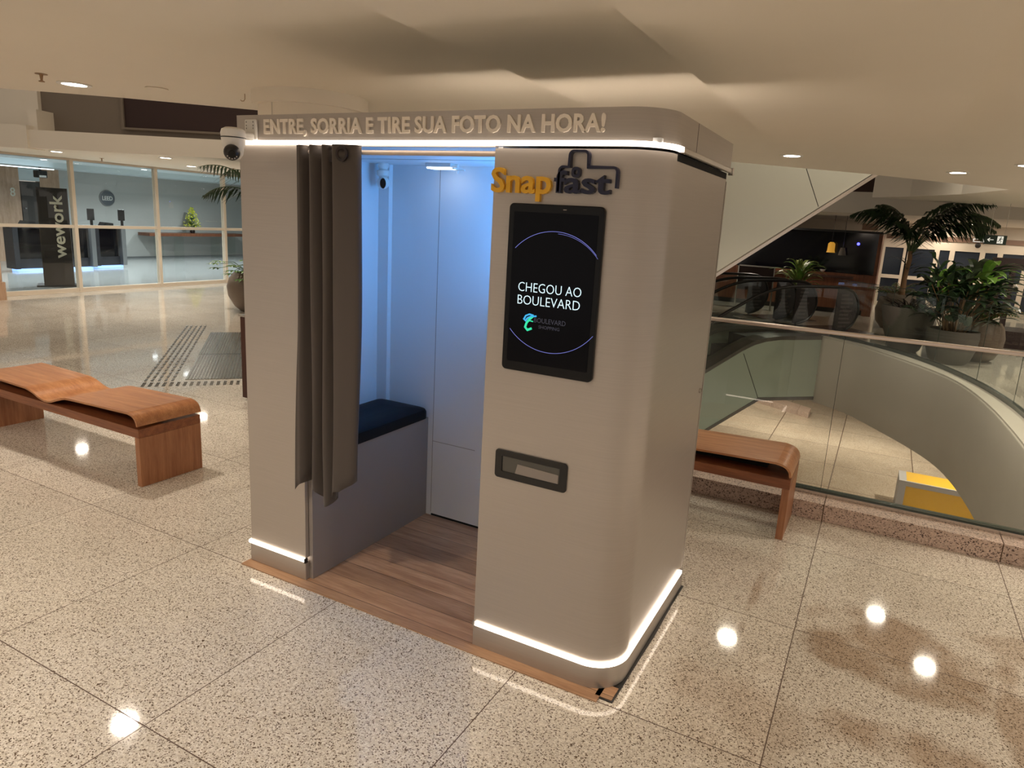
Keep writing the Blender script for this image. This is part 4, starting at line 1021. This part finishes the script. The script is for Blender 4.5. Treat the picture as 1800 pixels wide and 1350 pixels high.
fence(lf_); fence(l2); obj('foliage', lf_, 'leafdk', t); obj('new_leaves', l2, 'leaflt', t); obj('stems', st_, 'stem', t)
c = (4.20, 10.85)
t = thing('potted_plant', 'round brown pot with feathery fern leaves right of the broad-leaved plant', 'plant', (*c, 0), 'potted plants')
pot(t, [(.14, 0), (.23, .06), (.32, .24), (.335, .40), (.30, .56), (.25, .64), (.22, .64), (.22, .58)], c, 'potbrown', .22, .60)
lf_, st_ = MB(), MB()
for k in range(26): frond(lf_, st_, (c[0], c[1], .6), random.uniform(0, 2 * PI), random.uniform(.45, .75), random.uniform(.5, 1.2), random.uniform(.3, .8), 12, .13, .018, .15, .3)
obj('foliage', lf_, 'leaf', t); obj('stems', st_, 'stem', t)
# bright-leaved plant standing by the broad-leaved one
c = (4.22, 11.75)
t = thing('potted_plant', 'bright green long-leaved plant rising behind the broad-leaved bowl plant', 'plant', (*c, 0), 'potted plants')
pot(t, [(.2, 0), (.28, .3), (.30, .5), (.26, .5), (.26, .44)], c, 'pot', .26, .46)
lf_, st_ = MB(), MB(); st_.tube([(*c, .44), (c[0], c[1], 1.15)], .02, 6)
for k in range(44):
    a = random.uniform(0, 2 * PI); blade(lf_, (c[0], c[1], random.uniform(.9, 1.25)), (math.cos(a), math.sin(a), 0), random.uniform(.35, .58), .085, random.uniform(.4, 1.0), random.uniform(.3, 1.2), 6, .12)
obj('foliage', lf_, 'leaflt', t); obj('stems', st_, 'stem', t)
# palm in brown pot
c = (3.02, 12.75)
t = thing('palm_tree', 'tall potted palm with arching dark fronds under the far soffit', 'palm', (*c, 0), 'potted plants')
pot(t, [(.16, 0), (.22, .15), (.27, .45), (.27, .70), (.24, .84), (.21, .84), (.21, .78)], c, 'potbrown', .21, .80)
obj('trunk', MB().tube([(*c, .8), (c[0] + .0, c[1], 1.15), (c[0] + .03, c[1] - .02, 1.5), (c[0] + .02, c[1] - .03, 1.66)], [.06, .045, .042, .040], 10), 'stem', t, smooth=True)
lf_, st_ = MB(), MB()
for az, L, li, dr in ((3.15, 1.55, 1.30, .80), (2.75, 1.3, 1.35, .4), (3.55, 1.4, 1.35, .5), (-.10, 1.75, 1.22, 1.0), (-.35, 1.6, 1.05, .85), (.25, 1.6, 1.3, .7), (-1.2, 1.1, 1.35, .3), (-2.1, 1.0, 1.35, .4), (1.5, .9, 1.4, .5), (-.15, 2.1, 1.25, .45), (.3, 1.5, 1.45, .15), (2.6, 1.3, 1.48, .1), (-.9, 1.4, 1.45, .2), (3.6, 1.3, 1.45, .2), (-.3, 1.55, 1.15, 1.25), (0.0, 1.8, 1.4, .6)):
    frond(lf_, st_, (c[0] + .02, c[1] - .03, 1.55), az, L, li, dr, 26, .46, .052, .30, .75)
for k in range(14):
    a = random.uniform(0, 2 * PI); blade(lf_, (c[0] + .02, c[1] - .03, random.uniform(1.25, 1.6)), (math.cos(a), math.sin(a), 0), random.uniform(.4, .65), .03, random.uniform(.2, .9), random.uniform(.1, .6), 5, .1)
obj('fronds', lf_, 'leafdk', t); obj('frond_ribs', st_, 'stemg', t)
c = (2.95, 14.3)
t = thing('potted_plant', 'low feathery green plant in a brown pot at the foot of the palm', 'plant', (*c, 0), 'potted plants')
pot(t, [(.2, 0), (.32, .15), (.36, .4), (.30, .66), (.26, .66), (.26, .6)], c, 'potbrown', .26, .62)
lf_, st_ = MB(), MB()
for k in range(26): frond(lf_, st_, (c[0], c[1], .62), random.uniform(0, 2 * PI), random.uniform(.4, .7), random.uniform(.6, 1.3), random.uniform(.3, .8), 12, .13, .022, .15, .3)
obj('foliage', lf_, 'leaf', t); obj('stems', st_, 'stem', t)
# plant between the escalators
c = (.92, 14.9)
t = thing('potted_plant', 'plant with arching green and cream leaves in a square grey planter behind the escalator handrails', 'plant', (*c, 0), 'potted plants')
obj('pot', MB().box(c[0] - .26, c[0] + .26, c[1] - .26, c[1] + .26, 0, .50), 'pot', t, bevel=.01)
obj('soil', MB().box(c[0] - .23, c[0] + .23, c[1] - .23, c[1] + .23, .495, .505), 'soil', t)
lf_, l2 = MB(), MB()
for k in range(46):
    a = random.uniform(0, 2 * PI); hh = random.uniform(.45, 1.0)
    blade(lf_ if k % 3 else l2, (c[0] + .06 * math.cos(a), c[1] + .06 * math.sin(a), hh), (math.cos(a), math.sin(a), 0), random.uniform(.48, .75), .10, random.uniform(.7, 1.3), random.uniform(.8, 1.45), 7, .15)
for k in range(40):
    a = random.uniform(0, 2 * PI); r = .2; blade(lf_, (c[0] + r * math.cos(a), c[1] + r * math.sin(a), .5), (math.cos(a), math.sin(a), 0), random.uniform(.2, .4), .04, .6, random.uniform(.3, 1.3), 4)
obj('foliage', lf_, 'leafyel', t); obj('new_leaves', l2, 'leaflt', t); obj('stems', MB().tube([(*c, .5), (c[0], c[1], 1.05)], .03, 6), 'stem', t)

# ================================================================== FAR SHOP, DOORS, SIGNS
sh = thing('shop_front', 'closed dark shop front with black glass, wooden counter and wooden end post', 'shop front', (1.3, 16.9, 0))
obj('glass_front', MB().box(-3.2, 2.42, 16.60, 16.66, .98, 1.97), 'storeglass', sh)
obj('counter', MB().box(-3.2, 2.30, 16.42, 17.2, .12, .98), 'store_wood', sh)
obj('counter_plinth', MB().box(-3.2, 2.28, 16.48, 17.2, 0, .12), 'black', sh)
obj('counter_shelf', MB().box(-.2, 2.0, 16.36, 16.42, .86, .92), 'storedk', sh)
obj('end_post', MB().box(2.30, 2.50, 16.30, 19.98, 0, .98).box(2.42, 2.50, 16.46, 19.98, .98, 1.97), 'store_wood', sh)
obj('fascia_board', MB().box(-3.2, 2.50, 16.48, 17.2, 1.97, 2.02), 'black', sh)
obj('back_wall', MB().box(-3.2, 2.42, 17.1, 17.2, .98, 1.97), 'storedk', sh)
obj('small_sign', MB().box(2.02, 2.36, 16.44, 16.47, 2.05, 2.20), 'brownband', sh)
struct('wall_shop_left', MB().box(-6.9, -3.2, 16.4, 16.6, 0, 2.35), 'storedk')
pd = thing('pendant_lamp', 'small amber pendant lamp hanging in the dark shop front', 'lamp', (1.42, 16.2, 1.46))
obj('shade', MB().lathe([(.10, 1.47), (.085, 1.52), (.08, 1.68), (.04, 1.72)], (1.42, 16.2, 0), 16), 'orange', pd)
obj('cord', MB().tube([(1.42, 16.2, 1.72), (1.42, 16.2, 2.35)], .006, 5), 'black', pd)
pd = thing('pendant_lamp', 'dim unlit pendant lamp just right of the amber one', 'lamp', (1.68, 16.2, 1.42))
obj('shade', MB().lathe([(.09, 1.42), (.075, 1.50), (.05, 1.60)], (1.68, 16.2, 0), 16), 'pot', pd)
obj('cord', MB().tube([(1.68, 16.2, 1.6), (1.68, 16.2, 2.35)], .006, 5), 'black', pd)
bd = obj('indicator_light', MB().ball((1.99, 16.565, 1.71), .034, 12), 'bluedot'); tag(bd, 'small glowing blue light in the dark shop front', 'light')
bw = obj('white_bowl', MB().lathe([(.02, .981), (.05, 1.0), (.07, 1.04), (.065, 1.04)], (1.28, 16.50, -.0), 16), 'white_pl'); tag(bw, 'small white bowl on the wooden shop counter', 'bowl')
ms = thing('menu_stand', 'framed menu board standing left of the planter behind the escalators', 'sign', (-.15, 15.4, 0))
obj('board', MB().box(-.55, .28, 15.40, 15.43, .45, 1.02), 'maroon', ms)
obj('frame', MB().box(-.57, .30, 15.385, 15.40, 1.02, 1.05).box(.28, .31, 15.385, 15.40, .2, 1.05).box(-.57, -.54, 15.385, 15.40, .2, 1.05), 'steel', ms)
obj('leg', MB().box(.28, .31, 15.40, 15.5, 0, .45), 'steel', ms); obj('leg', MB().box(-.57, -.54, 15.40, 15.5, 0, .45), 'steel', ms)
# exit sign
ex = thing('exit_sign', 'dark green exit sign with white left arrow and running figure hanging by the doors', 'sign', (4.27, 12.0, 1.86))
EX = lambda u, v, t: (u, 12.0 - t, v)
obj('sign_box', MB().prism(rrect(4.105, 4.42, 1.865, 2.02, .006), -.03, 0, EX), 'exit', ex)
for hx in (4.16, 4.38): obj('hanger', MB().tube([(hx, 12.015, 2.02), (hx, 12.015, 2.55)], .003, 5), 'steel', ex)
ar = MB().prism([(4.14, 1.942), (4.175, 1.975), (4.184, 1.966), (4.166, 1.947), (4.235, 1.947), (4.235, 1.937), (4.166, 1.937), (4.184, 1.918), (4.175, 1.909)], 0, .003, EX)
obj('arrow', ar, 'white_em', ex)
obj('door_field', MB().prism(rrect(4.285, 4.37, 1.885, 2.005, .002), 0, .002, EX), 'white_em', ex)
fg = MB().prism([(4.335 + .009 * math.cos(k), 1.988 + .009 * math.sin(k)) for k in [i * PI / 5 for i in range(10)]], .002, .004, EX)
for a, b, wd in (((4.335, 1.975), (4.322, 1.94), .016), ((4.322, 1.94), (4.343, 1.925), .010), ((4.343, 1.925), (4.338, 1.895), .009), ((4.322, 1.94), (4.305, 1.918), .010), ((4.305, 1.918), (4.288, 1.912), .008), ((4.333, 1.97), (4.312, 1.958), .008), ((4.333, 1.97), (4.352, 1.955), .008), ((4.352, 1.955), (4.362, 1.965), .007)):
    a_, b_ = Vector(a), Vector(b); n_ = (b_ - a_).normalized(); n_ = Vector((-n_.y, n_.x)) * wd / 2
    fg.prism([tuple(a_ + n_), tuple(b_ + n_), tuple(b_ - n_), tuple(a_ - n_)], .002, .004, EX)
obj('running_figure', fg, 'exit', ex)
ss = thing('small_sign', 'small outlined sign with a dark dome under it beside the exit sign', 'sign', (4.75, 19.7, 1.75))
obj('plate', MB().box(4.62, 4.88, 19.9, 19.93, 1.93, 2.02), 'white_em', ss); obj('inset', MB().box(4.65, 4.85, 19.89, 19.90, 1.95, 2.0), 'brownband', ss)
obj('dome', MB().ball((4.75, 19.85, 1.84), .07, 14), 'black', ss, smooth='all')
# dark timber frame at the right edge
tf = thing('timber_stand', 'dark brown timber display frame on a dark base at the right picture edge', 'display frame', (5.0, 13.2, 0))
obj('base', MB().box(4.35, 6.2, 13.0, 13.9, 0, .32), 'darkbrown', tf)
obj('post', MB().box(4.40, 4.58, 13.0, 13.14, .32, 1.44), 'darkbrown', tf)
obj('post', MB().box(4.70, 4.78, 13.0, 13.14, .32, 1.44), 'darkbrown', tf)
obj('post', MB().box(5.30, 5.5, 13.0, 13.14, .32, 1.44), 'darkbrown', tf)
obj('top_rail', MB().box(4.40, 6.1, 13.0, 13.14, 1.44, 1.64), 'darkbrown', tf)
obj('upper_panel', MB().box(4.86, 5.05, 13.02, 13.12, 1.64, 1.90), 'darkbrown', tf)
# yellow kiosk on the lower floor
kx = thing('kiosk', 'yellow kiosk with grey edges on the lower floor seen through the opening', 'kiosk', (4.6, 16.6, -4.5))
obj('body', MB().box(3.86, 6.2, 15.6, 16.35, -4.5, -3.72), 'kiosk', kx)
obj('corner_trim', MB().box(3.70, 3.86, 15.55, 16.35, -4.5, -3.68).box(3.86, 6.2, 15.55, 15.6, -3.80, -3.68), 'kioskgrey', kx)
obj('top', MB().box(3.86, 6.2, 15.6, 16.35, -3.72, -3.68), 'kiosk', kx)
struct('trim_10', MB().prism([(-1.0, 24.6), (1.0, 23.4), (1.0, 24.2), (-.8, 25.4)], -4.5, -4.3), 'curb')
for i, (x, y) in enumerate(LOW_L): downlight(x, y, -1.25 if y < 17.5 else -1.30, 'downlight under the upper slab lighting the lower floor', 'lower ceiling downlights')
struct('ceiling', MB().prism([(-14, 17.5), (16, 17.5), (16, 34), (-14, 34)], -1.30, -1.26), 'ceil')
